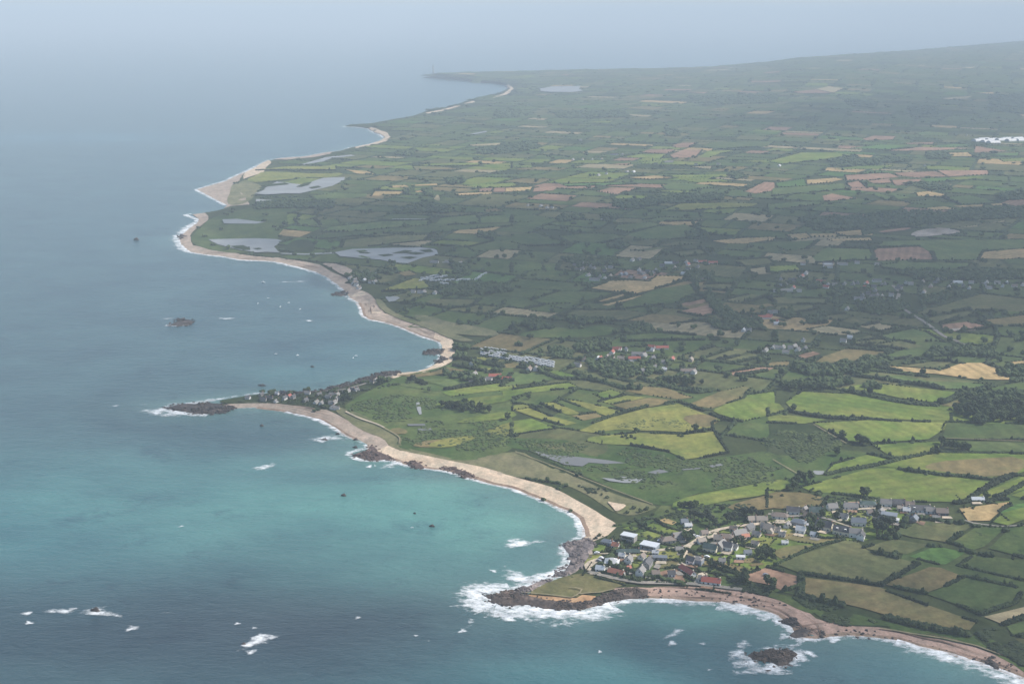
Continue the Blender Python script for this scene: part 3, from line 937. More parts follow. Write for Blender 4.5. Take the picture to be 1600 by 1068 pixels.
GARDENS = '''
l T2,3 830,98 880,68 960,90 1050,108 1062,127 950,135 850,112
l T2,3 770,132 850,117 930,140 900,165 800,150
l T2,3 690,102 740,85 790,100 760,118
w T2,3 915,52 960,36 1030,62 1000,80
l T2,3 480,242 560,190 592,200 570,245
y T2,3 750,262 900,245 1085,230 1060,293 900,300 760,300
o T2,3 1110,242 1250,290 1490,355 1420,375 1180,330 1085,292
o T2,3 890,312 1040,302 1045,340 900,350
b T2,3 902,380 960,362 1050,352 1085,440 912,440
l T2,3 830,402 895,362 897,430 832,432
y T2,3 1440,200 1530,142 1590,160 1640,170 1600,220 1540,223
o T2,3 1430,300 1500,282 1540,310 1465,318
o T2,3 1480,325 1550,312 1580,325 1500,340
l T2,3 750,315 820,310 815,345 760,348
o T3,3 0,110 120,120 240,150 330,165 460,155 470,170 330,200 200,185 40,150
y T3,3 60,95 180,110 130,135 40,120
l T3,3 600,30 700,25 760,60 690,85 600,60
y T3,3 380,-20 520,-30 560,0 430,10
'''
PONDS = '''
M_POND T1,1 60,110 130,72 300,88 420,47 555,42 550,60 480,95 400,115 270,145 180,145 60,155 -10,150 50,125
M_POND T1,1 0,180 130,186 100,205 0,200
M_POND T0,1 1305,432 1590,424 1730,430 1770,440 1712,475 1750,513 1660,510 1600,515 1500,498 1360,462
M_POND T1,1 490,515 600,492 760,486 1000,481 1100,476 1130,500 1140,525 1040,545 950,580 880,580 780,560 650,550 525,540
M_POND T1,1 150,517 300,520 480,511 490,519 300,528 160,523
M_POND T1,1 800,790 880,786 900,796 870,815 832,824
M_POND T1,1 680,650 760,636 740,645
M_POND T1,1 850,304 960,302 1060,303 1060,306 850,308
M_POND T1,1 1090,573 1140,572 1140,578 1092,578
M_POND T1,1 1165,572 1230,572 1230,577 1165,578
M_POND T0,1 1390,312 1480,305 1600,318 1665,322 1600,333 1400,335
M_POND T2,0 170,562 250,544 430,541 420,560 445,570 380,579 250,582 180,577
M_POND T1,0 1310,845 1440,821 1445,828 1360,845
M_POND T1,0 290,1030 440,986 590,970 622,976 480,990 420,1012 300,1034
M_BOG T2,2 110,680 250,712 400,720 600,742 710,760 590,765 480,757 440,783 330,773 220,730
M_POND T2,2 560,855 650,860 690,836 740,850 820,860 780,884 700,885 610,875
M_BOG T2,2 845,820 930,797 980,815 900,830
M_BOG T2,2 1230,777 1320,761 1335,770 1250,790
M_BOG T2,2 1060,800 1180,788 1185,796 1070,806
M_POND T3,2 270,822 290,807 350,810 355,830 310,834
M_POND T1,2 1003,382 1020,380 1032,420 1036,455 1022,460 1008,430
M_BOG T1,2 945,518 1055,514 1060,526 955,530
M_BOG T1,2 1010,548 1090,540 1100,552 1020,560
'''
BEACHES = '''
P 1200,955 1215,963 1227,973 1240,983 1240,993 1250,998 1275,998 1300,995 1325,993 1362,995 1400,1001 1437,1011 1470,1018 1500,1028 1532,1038 1562,1048 1600,1063 1700,1110 1720,1090 1600,1038 1560,1021 1530,1008 1500,1001 1450,993 1400,985 1375,980 1325,977 1297,973 1275,966 1257,951 1225,940 1200,933 1162,923 1137,920 1075,916 1025,917 1008,919 1008,934 1050,937 1087,940 1125,941 1150,946 1175,951
O T2,3 100,512 200,520 320,528 400,533 440,512 520,520 560,560 430,560 350,560 200,545 120,535
P T2,3 640,470 760,465 900,470 860,490 700,490 640,490
S 892,801 905,811 910,823 912,838 914,846 922,848 950,836 965,822 960,816 942,806 932,799 900,781 862,761 825,751 800,744 762,731 725,724 687,716 662,709 625,704 607,696 585,706 580,712 600,717 612,718 632,726 660,731 690,734 717,741 737,748 762,755 790,761 800,763 825,773 850,783 875,795
B 575,701 572,694 555,686 540,681 535,676 517,665 500,656 475,649 447,643 425,640 400,637 365,638 350,641 350,632 375,630 400,629 437,631 475,635 510,640 530,649 547,659 560,669 585,676 605,686 607,696 590,704 582,712
S 590,584 625,581 652,580 670,574 684,566 690,559 688,548 691,544 687,534 677,531 660,526 640,517 620,509 600,503 580,500 567,493 565,482 560,474 547,466 541,457 552,447 562,453 575,458 585,467 592,479 600,489 625,498 650,507 682,519 707,531 711,544 711,556 706,565 695,571 675,579 650,584 615,591
B 677,531 660,526 640,517 620,509 600,503 580,500 567,493 565,482 560,474 547,466 541,457 537,453 522,442 510,433 497,427 482,422 460,416 430,409 400,407 375,406 350,401 320,398 297,394 285,386 278,374 282,368 295,356 309,347 310,342 300,335 320,333 326,338 325,344 307,357 297,369 302,384 332,389 375,397 400,401 437,403 475,409 500,414 520,426 540,434 552,447 562,453 575,458 585,467 592,479 600,489 625,498 650,507 680,519
B 307,296 322,304 345,316 355,321 349,326 362,322 390,320 384,309 362,290 375,281 382,269 350,284 325,291
S 382,269 400,261 405,257 420,250 424,254 415,263 412,270 395,275 380,280
S 575,201 586,207 597,211 602,215 595,220 575,226 555,230 556,232 578,228 602,222 611,215 606,208 592,203 580,199
B 425,249 450,246 475,245 500,240 520,237 515,241 490,246 450,250
S 790,134 797,139 788,146 770,152 771,154 792,148 803,139 797,133
S 665,176.5 690,172 715,165 740,158 742,160 716,167 690,174 668,178
'''

def traced(block):
    for ln in block.strip().splitlines():
        c, rest = ln.split(None, 1)
        yield c, px(rest)

for i, (c, P) in enumerate(traced(BEACHES)):
    sheet('beach', ground(P), 0.35 + 0.03 * (i % 4), G[c], rough=1.0, spacing=None)
for i, (c, P) in enumerate(traced(ZONES)):
    sheet('rough_ground', ground(P), 0.45 + 0.05 * i / 20, G[c[0]], rough=2.2, rnd=1)
EDGES = []                                   # field edges that carry a hedge
TRACED_PX = [P for b_ in (ZONES, FIELDS, PONDS, BEACHES) for _, P in traced(b_)]
n_f = 0
for c, P in traced(FIELDS):
    W = ground(P)
    soft = len(c) > 1
    sheet('field', W, (0.95 if soft else 0.75) + 0.02 * (n_f % 8), G[c[0]], rough=5.0 if soft else 0.8, rnd=1 if soft else 0)
    n_f += 1
    if not soft:
        EDGES += [(W[i], W[(i + 1) % len(W)], 'field') for i in range(len(W))]
for c, P in traced(GARDENS):
    W = ground(P)
    sheet('lawn', W, 0.85 + 0.02 * (n_f % 5), G[c], rough=0.5)
    n_f += 1
    EDGES += [(W[i], W[(i + 1) % len(W)], 'garden') for i in range(len(W))]
for c, P in traced(PONDS):
    W = ground(P)
    z = float(np.median(H(W))) + 0.9 * (0.5 + float(dist(W).mean()) / 2500)
    Pp = rough_edge(W, max(1.5, float(dist(W).mean()) * 0.0012))
    Vp, Fp = tessellate(Pp, max(20, float(dist(W).mean()) * 0.02))
    zz = np.maximum(H(Vp) + 0.75 * (0.5 + dist(Vp) / 2500), z)
    if len(Fp):
        o = mesh_obj('pond', np.column_stack([Vp, zz]), Fp, globals()[c], smooth=True)
        o['kind'] = 'structure'

ISLETS = '''
s T1,1 850,520 930,500 980,505 940,515 1000,512 1060,520 1000,528 940,518
s T1,1 900,545 960,540 1010,545 960,556
s T1,1 1020,500 1090,495 1110,510 1060,512
s T1,1 760,530 830,524 860,532 800,540
s T1,1 250,105 300,82 350,75 330,92 290,104
s T1,1 330,108 390,98 410,106 350,116
s T1,1 60,92 180,78 210,88 120,98 50,106
s T0,1 1440,475 1520,470 1550,482 1540,500 1480,492
s T0,1 1500,490 1560,478 1565,500 1520,502
s T1,1 -20,490 20,486 40,492 10,498
d T1,1 620,505 680,500 700,508 650,512
s T2,0 170,566 240,562 245,570 180,574
d T1,1 600,545 660,535 720,548 660,556
s T1,1 640,512 720,516 700,522 650,520
d T1,1 1020,470 1130,480 1150,500 1110,490 1040,482
s T2,2 640,862 680,850 700,858 670,868
s T2,2 720,845 740,850 735,862 715,858
'''
for c, P in traced(ISLETS):
    sheet('reed_bed', ground(P), 1.35, G[c], rough=2.0, spacing=None)

# fields beyond those: the same patchwork, split again and again into hedged plots
plots = []
def split(q, area, depth=0):
    a, b, c, d = q
    mid = (a + b + c + d) / 4
    r = np.hypot(*mid)
    w, h = np.hypot(*(b - a)), np.hypot(*(d - a))
    lim = (9000 if r < 2500 else 13000 if r < 5000 else 17000) * RNG.uniform(0.6, 1.7)
    if w * h < lim or depth > 22:
        plots.append(q)
        return
    t0, t1 = RNG.uniform(0.36, 0.64), 0
    t1 = t0 + RNG.uniform(-0.05, 0.05)
    if w * RNG.uniform(0.8, 1.3) > h * 1.25:
        m0, m1 = a + (b - a) * t0, d + (c - d) * t1
        split((a, m0, m1, d), 0, depth + 1)
        split((m0, b, c, m1), 0, depth + 1)
    else:
        m0, m1 = a + (d - a) * t0, b + (c - b) * t1
        split((a, b, m1, m0), 0, depth + 1)
        split((m0, m1, c, d), 0, depth + 1)

def tile_ok(mid):
    p = to_px(np.column_stack([mid, H(mid)]))
    return in_poly(mid, LAND) & (p[:, 0] > -150) & (p[:, 0] < 2500) & (p[:, 1] < 1150) & (mid[:, 1] > 400)

base = []
ca_, sa_ = math.cos(-0.42), math.sin(-0.42)
rot = np.array([[ca_, -sa_], [sa_, ca_]])
step = 520.0
def warp(p):
    return p + np.array([fbm(p[:, 0] / 700, p[:, 1] / 700, 21, 2) - .37, fbm(p[:, 0] / 700, p[:, 1] / 700, 33, 2) - .37]).T * 420
for i in range(-26, 34):
    for j in range(-4, 34):
        q = np.array([[i, j], [i + 1, j], [i + 1, j + 1], [i, j + 1]]) * step
        q = warp(q @ rot.T + np.array([500.0, 500.0]))
        m = q.mean(0)
        if m[1] > 300 and abs(m[0]) < 9000 and np.hypot(*m) < 13500:
            base.append(q)
for q in base:
    split(tuple(q), 0)
mids = np.array([np.mean(q, 0) for q in plots])
ok = tile_ok(mids) & (line_dist(mids, COAST) > 55)
Vf, Ff, Fm = [], [], []
codes = ['g', 'd', 'k', 'l', 'o', 'p', 'b', 'w', 'e', 's']
prob = np.array([0.30, 0.24, 0.22, 0.03, 0.05, 0.025, 0.026, 0.016, 0.025, 0.06])
nv = 0
mpx = to_px(np.column_stack([mids, H(mids)]))
cover = np.zeros(len(mids), bool)
for P in TRACED_PX:
    cover |= in_poly(mpx, P)
AUTO_EDGES = []
for k in np.flatnonzero(ok):
    q = np.array(plots[k])
    m = mids[k]
    r = np.hypot(*m)
    AUTO_EDGES += [(q[0], q[1]), (q[0], q[3])]
    if cover[k]:
        continue
    q = rough_edge(m + (q - m) * (1 - 5.0 / max(20, np.hypot(*(q[0] - m)))), max(1.0, r * 0.0006))
    n = len(q)
    P3 = np.vstack([q, m])
    z = H(P3) + 0.45 * (0.5 + r / 2500)
    Vf.append(np.column_stack([P3, z]))
    Ff.append(np.array([[nv + n, nv + i, nv + (i + 1) % n] for i in range(n)]))
    pr = prob + (np.array([0, -.05, 0, .14, .05, .03, .05, .05, .02, 0]) if 228 < mpx[k, 1] < 300 and mpx[k, 0] > 480 else 0)
    if mpx[k, 1] < 225:
        pr = prob * np.array([1.2, 1.4, 1, .6, .7, .5, .4, .4, .5, 2])
    if mpx[k, 1] > 545:
        pr = np.array([.4, .3, .2, .08, 0, 0, 0, 0, 0, .02])
    Fm.append(np.full(n, RNG.choice(len(codes), p=pr / pr.sum())))
    nv += n + 1
farm = mesh_obj('farmland', np.vstack(Vf), np.vstack(Ff), None, mats=[G[c] for c in codes], fmat=np.concatenate(Fm), smooth=False)
tag(farm, 'patchwork of small green fields between hedges', None, None, 'structure')

# roads, lanes and paths
def ribbon(name, L, width, mat, lift=1.25, uvv=None, zfix=None, step=None, kind='structure', jit=0.0):
    d = float(np.median(dist(L)))
    L = resample(L, step or max(5.0, d * 0.006))
    N = normals2(L)
    w = np.full(len(L), float(width)) if np.isscalar(width) else np.interp(np.linspace(0, 1, len(L)), np.linspace(0, 1, len(width)), width)
    if jit:
        w = w * (1 + jit * (fbm(L[:, 0] / 14, L[:, 1] / 14, 5, 3) - 0.45) * 2)
    cols = [L + N * (w * t)[:, None] for t in (-0.5, 0.0, 0.5)]
    V = np.concatenate([np.column_stack([c, H(c) + lift * (0.5 + dist(c) / 2500) if zfix is None else np.full(len(c), zfix)]) for c in cols])
    n = len(L)
    i = np.arange(n - 1)
    Fq = np.vstack([np.column_stack([i, i + n, i + n + 1, i + 1]), np.column_stack([i + n, i + 2 * n, i + 2 * n + 1, i + n + 1])])
    e1 = V[Fq[0, 1]] - V[Fq[0, 0]]
    e2 = V[Fq[0, 2]] - V[Fq[0, 0]]
    if np.cross(e1, e2)[2] < 0:
        Fq = Fq[:, ::-1]
    o = mesh_obj(name, V, Fq, mat, smooth=True)
    o['kind'] = kind
    if uvv is not None:
        val = np.concatenate([np.full(n, u) for u in uvv])
        uvl = o.data.uv_layers.new(name='UVMap')
        li = np.empty(len(o.data.loops), np.int32)
        o.data.loops.foreach_get('vertex_index', li)
        uvl.data.foreach_set('uv', np.column_stack([np.zeros(len(li)), val[li]]).astype(np.float32).ravel())
    return o

ROADS = '''
road t 5.5 T2,3 480,372 560,396 700,426 800,441 900,442 1100,447 1250,460 1400,480 1500,490
road r 5.5 T2,3 800,240 850,248 950,236 1080,221 1140,187 1210,137 1300,107 1420,87 1600,70 1750,62
lane r 3 T2,3 1068,288 1100,235 1132,190
lane r 4 T2,3 1148,442 1165,405 1172,388
lane r 3 T2,3 480,263 560,262 640,258
lane r 5 T2,3 1290,105 1260,150 1240,160
road t 4.5 T3,2 0,1080 130,1096 260,1090 370,1110 420,1125
lane r 3.5 T3,3 400,55 460,75 520,95
lane r 4.5 T3,2 420,1040 480,1056 560,1052 680,1040 740,1056
road t 7 T3,1 780,720 822,762 806,818 850,870 920,915 980,950 1100,1040 1180,1068 1260,1110
road t 5 T1,2 440,313 560,302 680,267 750,242 860,215
lane r 4 T1,2 560,440 640,480 760,520 800,540
path r 2.5 T1,2 795,540 850,570 900,600 895,640
path r 2 T2,2 20,690 340,812 600,915 880,1020
path r 2.5 T3,2 285,520 490,640
path r 2.5 T3,2 30,740 220,850
path r 2 T3,2 1095,607 1400,618 1700,628
path r 2 T2,3 60,500 220,515 380,535 420,510 440,480 360,470
path r 2 T2,3 420,510 560,500 640,480
path r 2.5 T3,3 700,725 760,735 900,760 1100,790 1300,835 1450,890
lane t 4 T3,2 1230,1120 1290,1140 1460,1160 1600,1150
'''
for ln in ROADS.strip().splitlines():
    nm, c, w, rest = ln.split(None, 3)
    ribbon(nm, ground(px(rest)), float(w) * (0.75 if nm == 'road' else 0.55), G['u' if nm == 'path' else c], 1.35)
sheet('car_park', ground(px("T2,3 450,332 470,310 550,282 580,284 520,325 500,342 492,368 462,362")), 1.3, G['r'], rough=0.2)
sheet('forecourt', ground(px("T2,3 1165,385 1200,375 1225,388 1200,398 1178,400")), 1.3, G['r'], rough=0.2)
sheet('forecourt', ground(px("T3,3 500,-62 620,-66 700,-52 620,-38 520,-40")), 1.3, G['b'], rough=0.3)
sheet('forecourt', ground(px("T3,3 45,110 120,118 110,132 60,135")), 1.3, G['r'], rough=0.2)
sheet('forecourt', ground(px("T2,2 590,1000 640,1012 720,1022 690,1050 650,1068 630,1040")), 1.3, G['S'], rough=4.0, rnd=1)

# the strip the waves keep wet
def coast_between(x0, y0, x1, y1):
    i0 = int(np.argmin(np.hypot(COAST_PX[:, 0] - x0, COAST_PX[:, 1] - y0)))
    i1 = int(np.argmin(np.hypot(COAST_PX[:, 0] - x1, COAST_PX[:, 1] - y1)))
    return COAST[min(i0, i1):max(i0, i1) + 1]
for a in ((612, 718, 912, 838, 5), (400, 637, 560, 690, 3.5), (1012, 935, 1600, 1063, 5), (560, 474, 687, 534, 4)):
    L = coast_between(*a[:4])
    Ls = resample(L, 8)
    ribbon('wet_sand', Ls + normals2(Ls) * 0, a[4] * 2, G['W'], lift=0.62, jit=0.5)

# lines of weed and stones left by older tides
for a in ((400, 637, 560, 690), (1030, 936, 1600, 1063), (560, 474, 687, 534), (297, 394, 497, 427)):
    L = resample(coast_between(*a), 4)
    N = normals2(L)
    if np.mean(in_poly(L + N * 14, LAND)) < 0.5:
        N = -N
    for off in (7, 12, 18):
        i = int(RNG.integers(0, 10))
        while i < len(L) - 12:
            k = int(RNG.integers(5, 22))
            seg = L[i:i + k] + N[i:i + k] * (off + 3 * fbm(L[i:i + k, 0] / 25, L[i:i + k, 1] / 25, off, 2) + RNG.uniform(-1.5, 1.5))[:, None]
            if len(seg) > 4:
                ribbon('tide_line', seg, [0.2, RNG.uniform(.7, 1.9), 0.2], G['weed'], lift=0.95, jit=0.6, step=2.5)
            i += k + int(RNG.integers(4, 26))

# haze: one closed box of thin even air round the camera and the whole scene
hx, hy0, hy1, hz0, hz1 = 46000.0, -3000.0, 46000.0, -4.5, 560.0
hv = [(x, y, z) for x in (-hx, hx) for y in (hy0, hy1) for z in (hz0, hz1)]
haze = mesh_obj('haze', hv, [(0, 1, 3, 2), (4, 6, 7, 5), (0, 4, 5, 1), (2, 3, 7, 6), (0, 2, 6, 4), (1, 5, 7, 3)], None, mats=[bpy.data.materials.new('thin_haze')])
haze['kind'] = 'stuff'
haze['label'] = 'pale blue sea haze over the whole coast'
hm = haze.data.materials[0]
hm.use_nodes = True
nt = hm.node_tree
nt.nodes.clear()
ho = nt.nodes.new('ShaderNodeOutputMaterial')
hp = nt.nodes.new('ShaderNodeVolumePrincipled')
hp.inputs['Color'].default_value = (0.755, 0.88, 0.975, 1)
hp.inputs['Density'].default_value = 1.24e-4
hp.inputs['Anisotropy'].default_value = 0.0
nt.links.new(hp.outputs[0], ho.inputs['Volume'])

# clouds, high above and outside the picture, that shade parts of the coast
CLOUD_Z = 1500.0
SHADE = '''
0.66 330,325 480,296 700,300 900,306 1100,296 1350,300 1700,292 1900,290 1950,570 1600,575 1400,580 1200,586 1080,600 950,582 860,566 740,552 690,540 600,490 480,415 330,405
0.5 1150,905 1140,868 1230,872 1330,846 1400,824 1520,806 1700,780 1900,860 1950,1000 1800,1180 1500,1090 1300,1000 1215,955
0.5 1150,165 1400,140 1750,140 1800,218 1400,220 1150,214 900,186
0.42 240,560 420,560 600,584 628,612 612,660 598,690 560,712 400,700 260,690
'''
for ln in SHADE.strip().splitlines():
    th, rest = ln.split(None, 1)
    W = ground(px(rest))
    W = smooth_poly(rough_edge(W, float(dist(W).mean()) * 0.012), 1)
    d = float(np.median(dist(W)))
    off = np.array(SUN_DIR[:2]) / SUN_DIR[2]
    Vc, Fc = tessellate(W, d * 0.03)
    e = line_dist(Vc, np.vstack([W, W[:1]]))
    t = np.clip(e / (d * 0.11), 0, 1)
    t = t * t * (3 - 2 * t)
    bil = fbm(Vc[:, 0] / (d * .09), Vc[:, 1] / (d * .09), 40, 4)
    top = CLOUD_Z + 40 + t * (60 + 260 * bil)
    bot = CLOUD_Z - t * 30 * bil
    Pt = Vc + off * CLOUD_Z
    n = len(Vc)
    o = mesh_obj('cloud', np.vstack([np.column_stack([Pt, top]), np.column_stack([Pt, bot])]), np.vstack([Fc, Fc[:, ::-1] + n]), M_CLOUD, smooth=True)
    at = o.data.attributes.new('thickness', 'FLOAT', 'POINT')
    at.data.foreach_set('value', np.tile(t * float(th), 2).astype(np.float32))
    tag(o, 'broken white cloud drifting high over the coast', None, None, 'stuff')

# ------------------------------------------------------------------ labels that single each thing out
LABELLED = []
NAMED = {}
def ordinal(n):
    return {1: 'first', 2: 'second', 3: 'third', 4: 'fourth', 5: 'fifth', 6: 'sixth', 7: 'seventh', 8: 'eighth', 9: 'ninth'}.get(n) or f"{n}{'th' if 10 <= n % 100 <= 20 else {1: 'st', 2: 'nd', 3: 'rd'}.get(n % 10, 'th')}"

def register(o, look, noun, plural, place, cat, group, p):
    """Remember a thing for labelling: the label names its look and place, and its rank from the left where look-alikes share both."""
    o['category'] = cat
    o['group'] = group
    LABELLED.append([o, look, noun, plural, place, p])

def write_labels():
    byk = {}
    for r in LABELLED:
        byk.setdefault((r[1], r[3], r[4]), []).append(r)
    for (look, plural, place), rs in byk.items():
        if len(rs) == 1:
            rs[0][0]['label'] = f"{look} {rs[0][2]} {place}"
            continue
        rs.sort(key=lambda r: r[5][0])
        n = len(rs)
        rows = [rs]
        names = ['']
        if n > 14:
            rs2 = sorted(rs, key=lambda r: -r[5][1])
            k = 2 if n <= 30 else 3
            cut = [int(round(n * i / k)) for i in range(k + 1)]
            rows = [sorted(rs2[cut[i]:cut[i + 1]], key=lambda r: r[5][0]) for i in range(k)]
            names = ['nearer ', 'farther '] if k == 2 else ['nearest ', 'middle ', 'farthest ']
        for row, nm in zip(rows, names):
            for i, r in enumerate(row):
                what = f"{nm}{look} {plural} {place}".strip()
                if len(row) == 1:
                    r[0]['label'] = f"{nm}{look} {r[2]} {place}".strip()
                elif i == 0:
                    r[0]['label'] = f"leftmost of the {what}"
                elif i == len(row) - 1:
                    r[0]['label'] = f"rightmost of the {what}"
                else:
                    r[0]['label'] = f"{ordinal(i + 1)} from left of the {what}"

REGION = [  # photo-pixel outlines of places one can name, nearest first
    ('above the lower right shingle', (1150, 850, 1900, 1300)),
    ('in the shore village', (900, 778, 1500, 925)),
    ('right of the shore village', (1500, 740, 1900, 850)),
    ('on pastures behind the village', (1180, 660, 1900, 778)),
    ('around the reedy marsh', (780, 690, 1180, 800)),
    ('on pastures before the red farm', (640, 600, 1180, 690)),
    ('on the narrow rocky spit', (240, 570, 640, 660)),
    ('by the caravan park above the beach', (640, 530, 890, 600)),
    ('around the red-roofed hamlet', (890, 510, 1130, 610)),
    ('below the dark grove on the right', (1130, 590, 1900, 670)),
    ('around the fan of narrow fields', (1130, 470, 1900, 590)),
    ('around the large wheat field', (820, 390, 1130, 520)),
    ('around the long terraced village', (1130, 390, 1460, 480)),
    ('by the row of gabled houses', (1440, 390, 1900, 480)),
    ('beside the long lagoons', (280, 370, 820, 540)),
    ('behind the lagoons', (280, 300, 820, 372)),
    ('on the darker middle plain', (820, 320, 1900, 395)),
    ('in the far sunlit belt of fields', (300, 225, 1900, 325)),
    ('on the hazy far plain', (0, 0, 1900, 226))]
def place_of(p):
    for nm, (x0, y0, x1, y1) in REGION:
        if x0 <= p[0] < x1 and y0 <= p[1] < y1:
            return nm
    return 'on the coast'

# ------------------------------------------------------------------ rocks
def rock_shelf(name, P, amp, mat, label, cat='rocks', at_sea=False, group=None):
    amp *= 0.66
    W = ground(P) if not at_sea else sea_pt(P)
    d = float(dist(W).mean())
    W = rough_edge(W, max(1.4, d * 0.0016))
    V, F = tessellate(W, max(1.3, d * 0.0014))
    e = line_dist(V, np.vstack([W, W[:1]]))
    rag = fbm(V[:, 0] / 9, V[:, 1] / 9, 61, 5)
    rid = 1 - np.abs(fbm(V[:, 0] / 5, V[:, 1] / 14, 77, 4) - 0.47) * 4
    b = np.zeros(len(V)) - 0.4 if at_sea else H(V)
    z = np.maximum(b, -0.3) + amp * np.clip(e / (amp * 2.2), 0, 1) * (0.25 + 0.9 * np.clip(rag * 1.2, 0, 1) + 0.5 * np.clip(rid, 0, 1)) - 0.35 * (e < 0.4)
    # low places go under, so the outline breaks up
    z += amp * 0.55 * np.clip(e / amp, 0, 1) * (np.clip(vnoise(V[:, 0] / 2.6, V[:, 1] / 2.6, 17) - 0.35, 0, 1) + 0.8 * np.clip(vnoise(V[:, 0] / 5.5, V[:, 1] / 5.5, 19) - 0.45, 0, 1))
    z -= 1.1 * np.clip(fbm(V[:, 0] / 16, V[:, 1] / 16, 90, 3) - 0.52, 0, 1) * 6 * amp * np.clip(1 - e / (amp * 7), 0, 1)
    # broken blocks and ledges over the whole shelf, some of them just outside its outline
    s = max(0.9, d * 0.0011)
    lo, hi = W.min(0) - s, W.max(0) + s
    n = min(2600, int((hi - lo).prod() / (s * s * 1.3)))
    g = RNG.uniform(lo, hi, (n, 2))
    ins = in_poly(g, W)
    de = line_dist(g, np.vstack([W, W[:1]]))
    g = g[(ins & (fbm(g[:, 0] / 12, g[:, 1] / 12, 31, 3) > 0.41)) | (~ins & (de < 2.2 * s) & (RNG.random(n) < 0.30))]
    j = np.array([((V - q) ** 2).sum(1).argmin() for q in g]) if len(g) else np.zeros(0, int)
    sc = s * RNG.uniform(.35, 1.0, len(g)) * np.where(RNG.random(len(g)) < .12, 1.7, 1)
    if len(g):
        V2, F2 = clumps(np.column_stack([g, z[j] + 0.12 * sc]), np.column_stack([sc * RNG.uniform(.8, 1.5, len(g)), sc, sc * RNG.uniform(.45, .95, len(g))]), 0.32)
        F = np.vstack([F, F2 + len(V)])
        P3 = np.vstack([np.column_stack([V, z]), V2])
    else:
        P3 = np.column_stack([V, z])
    o = mesh_obj(name, P3, F, mat)
    tag(o, label, cat, group or 'bare rocks along the shore')
    return o

rock_shelf('rock_shelf', px('754,931 775,925 800,921 822,929 850,936 900,941 925,937 945,926 975,918 1000,918 1015,921 1012,935 980,937 950,942 932,948 912,953 887,954 850,952 825,946 790,948 765,943'), 1.5, M_ROCKBROWN, 'long dark rock shelf along the seaward edge of the grassy point')
rock_shelf('rock_shelf', px('876,850 900,844 915,840 928,846 930,858 922,868 914,884 899,894 882,901 862,904 848,906 862,898 882,890 892,871 882,861'), 2.0, M_ROCKGREY, 'grey boulder bank between the sandy beach and the grassy point')
rock_shelf('rock_shelf', px('798,924 817,917 840,908 862,900 872,903 850,913 822,927'), 1.6, M_ROCKGREY, 'low grey rocks on the north edge of the grassy point')
rock_shelf('rock_islet', px('1163,1024 1172,1020 1185,1019 1205,1013 1225,1014 1240,1018 1252,1021 1240,1030 1232,1040 1216,1042 1203,1035 1188,1033 1176,1031'), 2.6, M_ROCKBROWN, 'brown rock islet ringed by surf off the shingle beach', 'islet', True)
rock_shelf('rock_islet', px('1193,1046 1204,1044 1210,1047 1202,1051 1195,1050'), 1.4, M_ROCK, 'small rock in the surf just below the brown islet', 'islet', True)
rock_shelf('rock_islet', px('1159,1034 1166,1033 1168,1036 1161,1037'), 1.2, M_ROCK, 'small flat rock in the surf left of the brown islet', 'islet', True)
rock_shelf('rock_shelf', px('1214,969 1226,966 1242,965 1254,976 1242,979 1226,976'), 1.6, M_ROCK, 'dark rocks at the waterline above the brown islet')
rock_shelf('rock_shelf', px('1229,994 1240,984 1254,980 1268,985 1262,995 1244,998'), 1.8, M_ROCK, 'dark spur of rocks pointing from shingle towards the brown islet')
rock_shelf('rock_shelf', px('1278,991 1284,985 1290,993 1288,999 1280,998'), 1.4, M_ROCK, 'small dark rock heap right of the spur on the shingle')
rock_shelf('rock_shelf', px('1535,1034 1546,1026 1556,1034 1564,1040 1556,1046 1545,1040'), 1.6, M_ROCK, 'dark rocks on the shingle near the bottom right corner')
rock_shelf('rock_shelf', px('547,711 562,706 574,703 577,695 586,697 592,705 610,713 622,719 600,720 575,720 560,717'), 1.4, M_ROCKRED, 'reddish rock point where the pink beach meets pale sand')
rock_shelf('rock_shelf', px('630,722 650,720 666,729 660,733 642,731'), 1.0, M_ROCKRED, 'reddish rock patch at the water edge of the pale beach')
rock_shelf('rock_shelf', px('688,729 712,731 735,739 744,745 737,749 715,742 697,735'), 0.9, M_ROCKRED, 'long thin reddish reef along the pale beach')
rock_shelf('rock_shelf', px('253,638 270,633 290,630 322,629 345,632 367,638 345,646 320,647 298,646 272,641'), 1.3, M_ROCK, 'black rocky tip of the narrow spit in white surf')
rock_shelf('rock_shelf', px('586,584 606,580 628,580 612,588 594,592 570,594'), 1.2, M_ROCK, 'dark rocks on the far side of the spit root')
rock_shelf('rock_shelf', px('497,610 525,603 552,596 578,588 580,592 556,601 526,609 505,612'), 1.0, M_ROCK, 'strip of dark rocks along the far shore of the spit')
rock_shelf('rock_shelf', px('430,615 470,612 496,609 498,612 470,616 436,618'), 1.0, M_ROCK, 'strip of dark rocks behind the houses on the spit')
rock_shelf('rock_shelf', px('660,552 676,547 692,545 690,553 676,555'), 1.0, M_ROCK, 'dark rocks in the corner of the curved grey beach')
rock_shelf('rock_shelf', px('678,567 686,561 696,556 697,560 688,568'), .9, M_ROCK, 'dark rock strip on the sand below the curved beach corner')
rock_shelf('rock_shelf', px('517,461 528,456 541,455 542,461 530,463'), 1.2, M_ROCK, 'dark rock point halfway along the lagoon beach')
rock_shelf('rock_shelf', px('278,369 284,366 286,371 281,374'), 1.2, M_ROCK, 'dark rocks at the western tip of the lagoon shore')
rock_shelf('rock_islet', px('263,508 272,504 285,499 296,499 303,502 297,507 280,510'), 1.7, M_ROCK, 'dark islet with a little surf far out in the bay', 'islet', True)
rock_shelf('rock_islet', px('274,499 280,497 284,499 279,501'), 2.0, M_ROCK, 'tiny rock just behind the dark islet in the bay', 'islet', True)

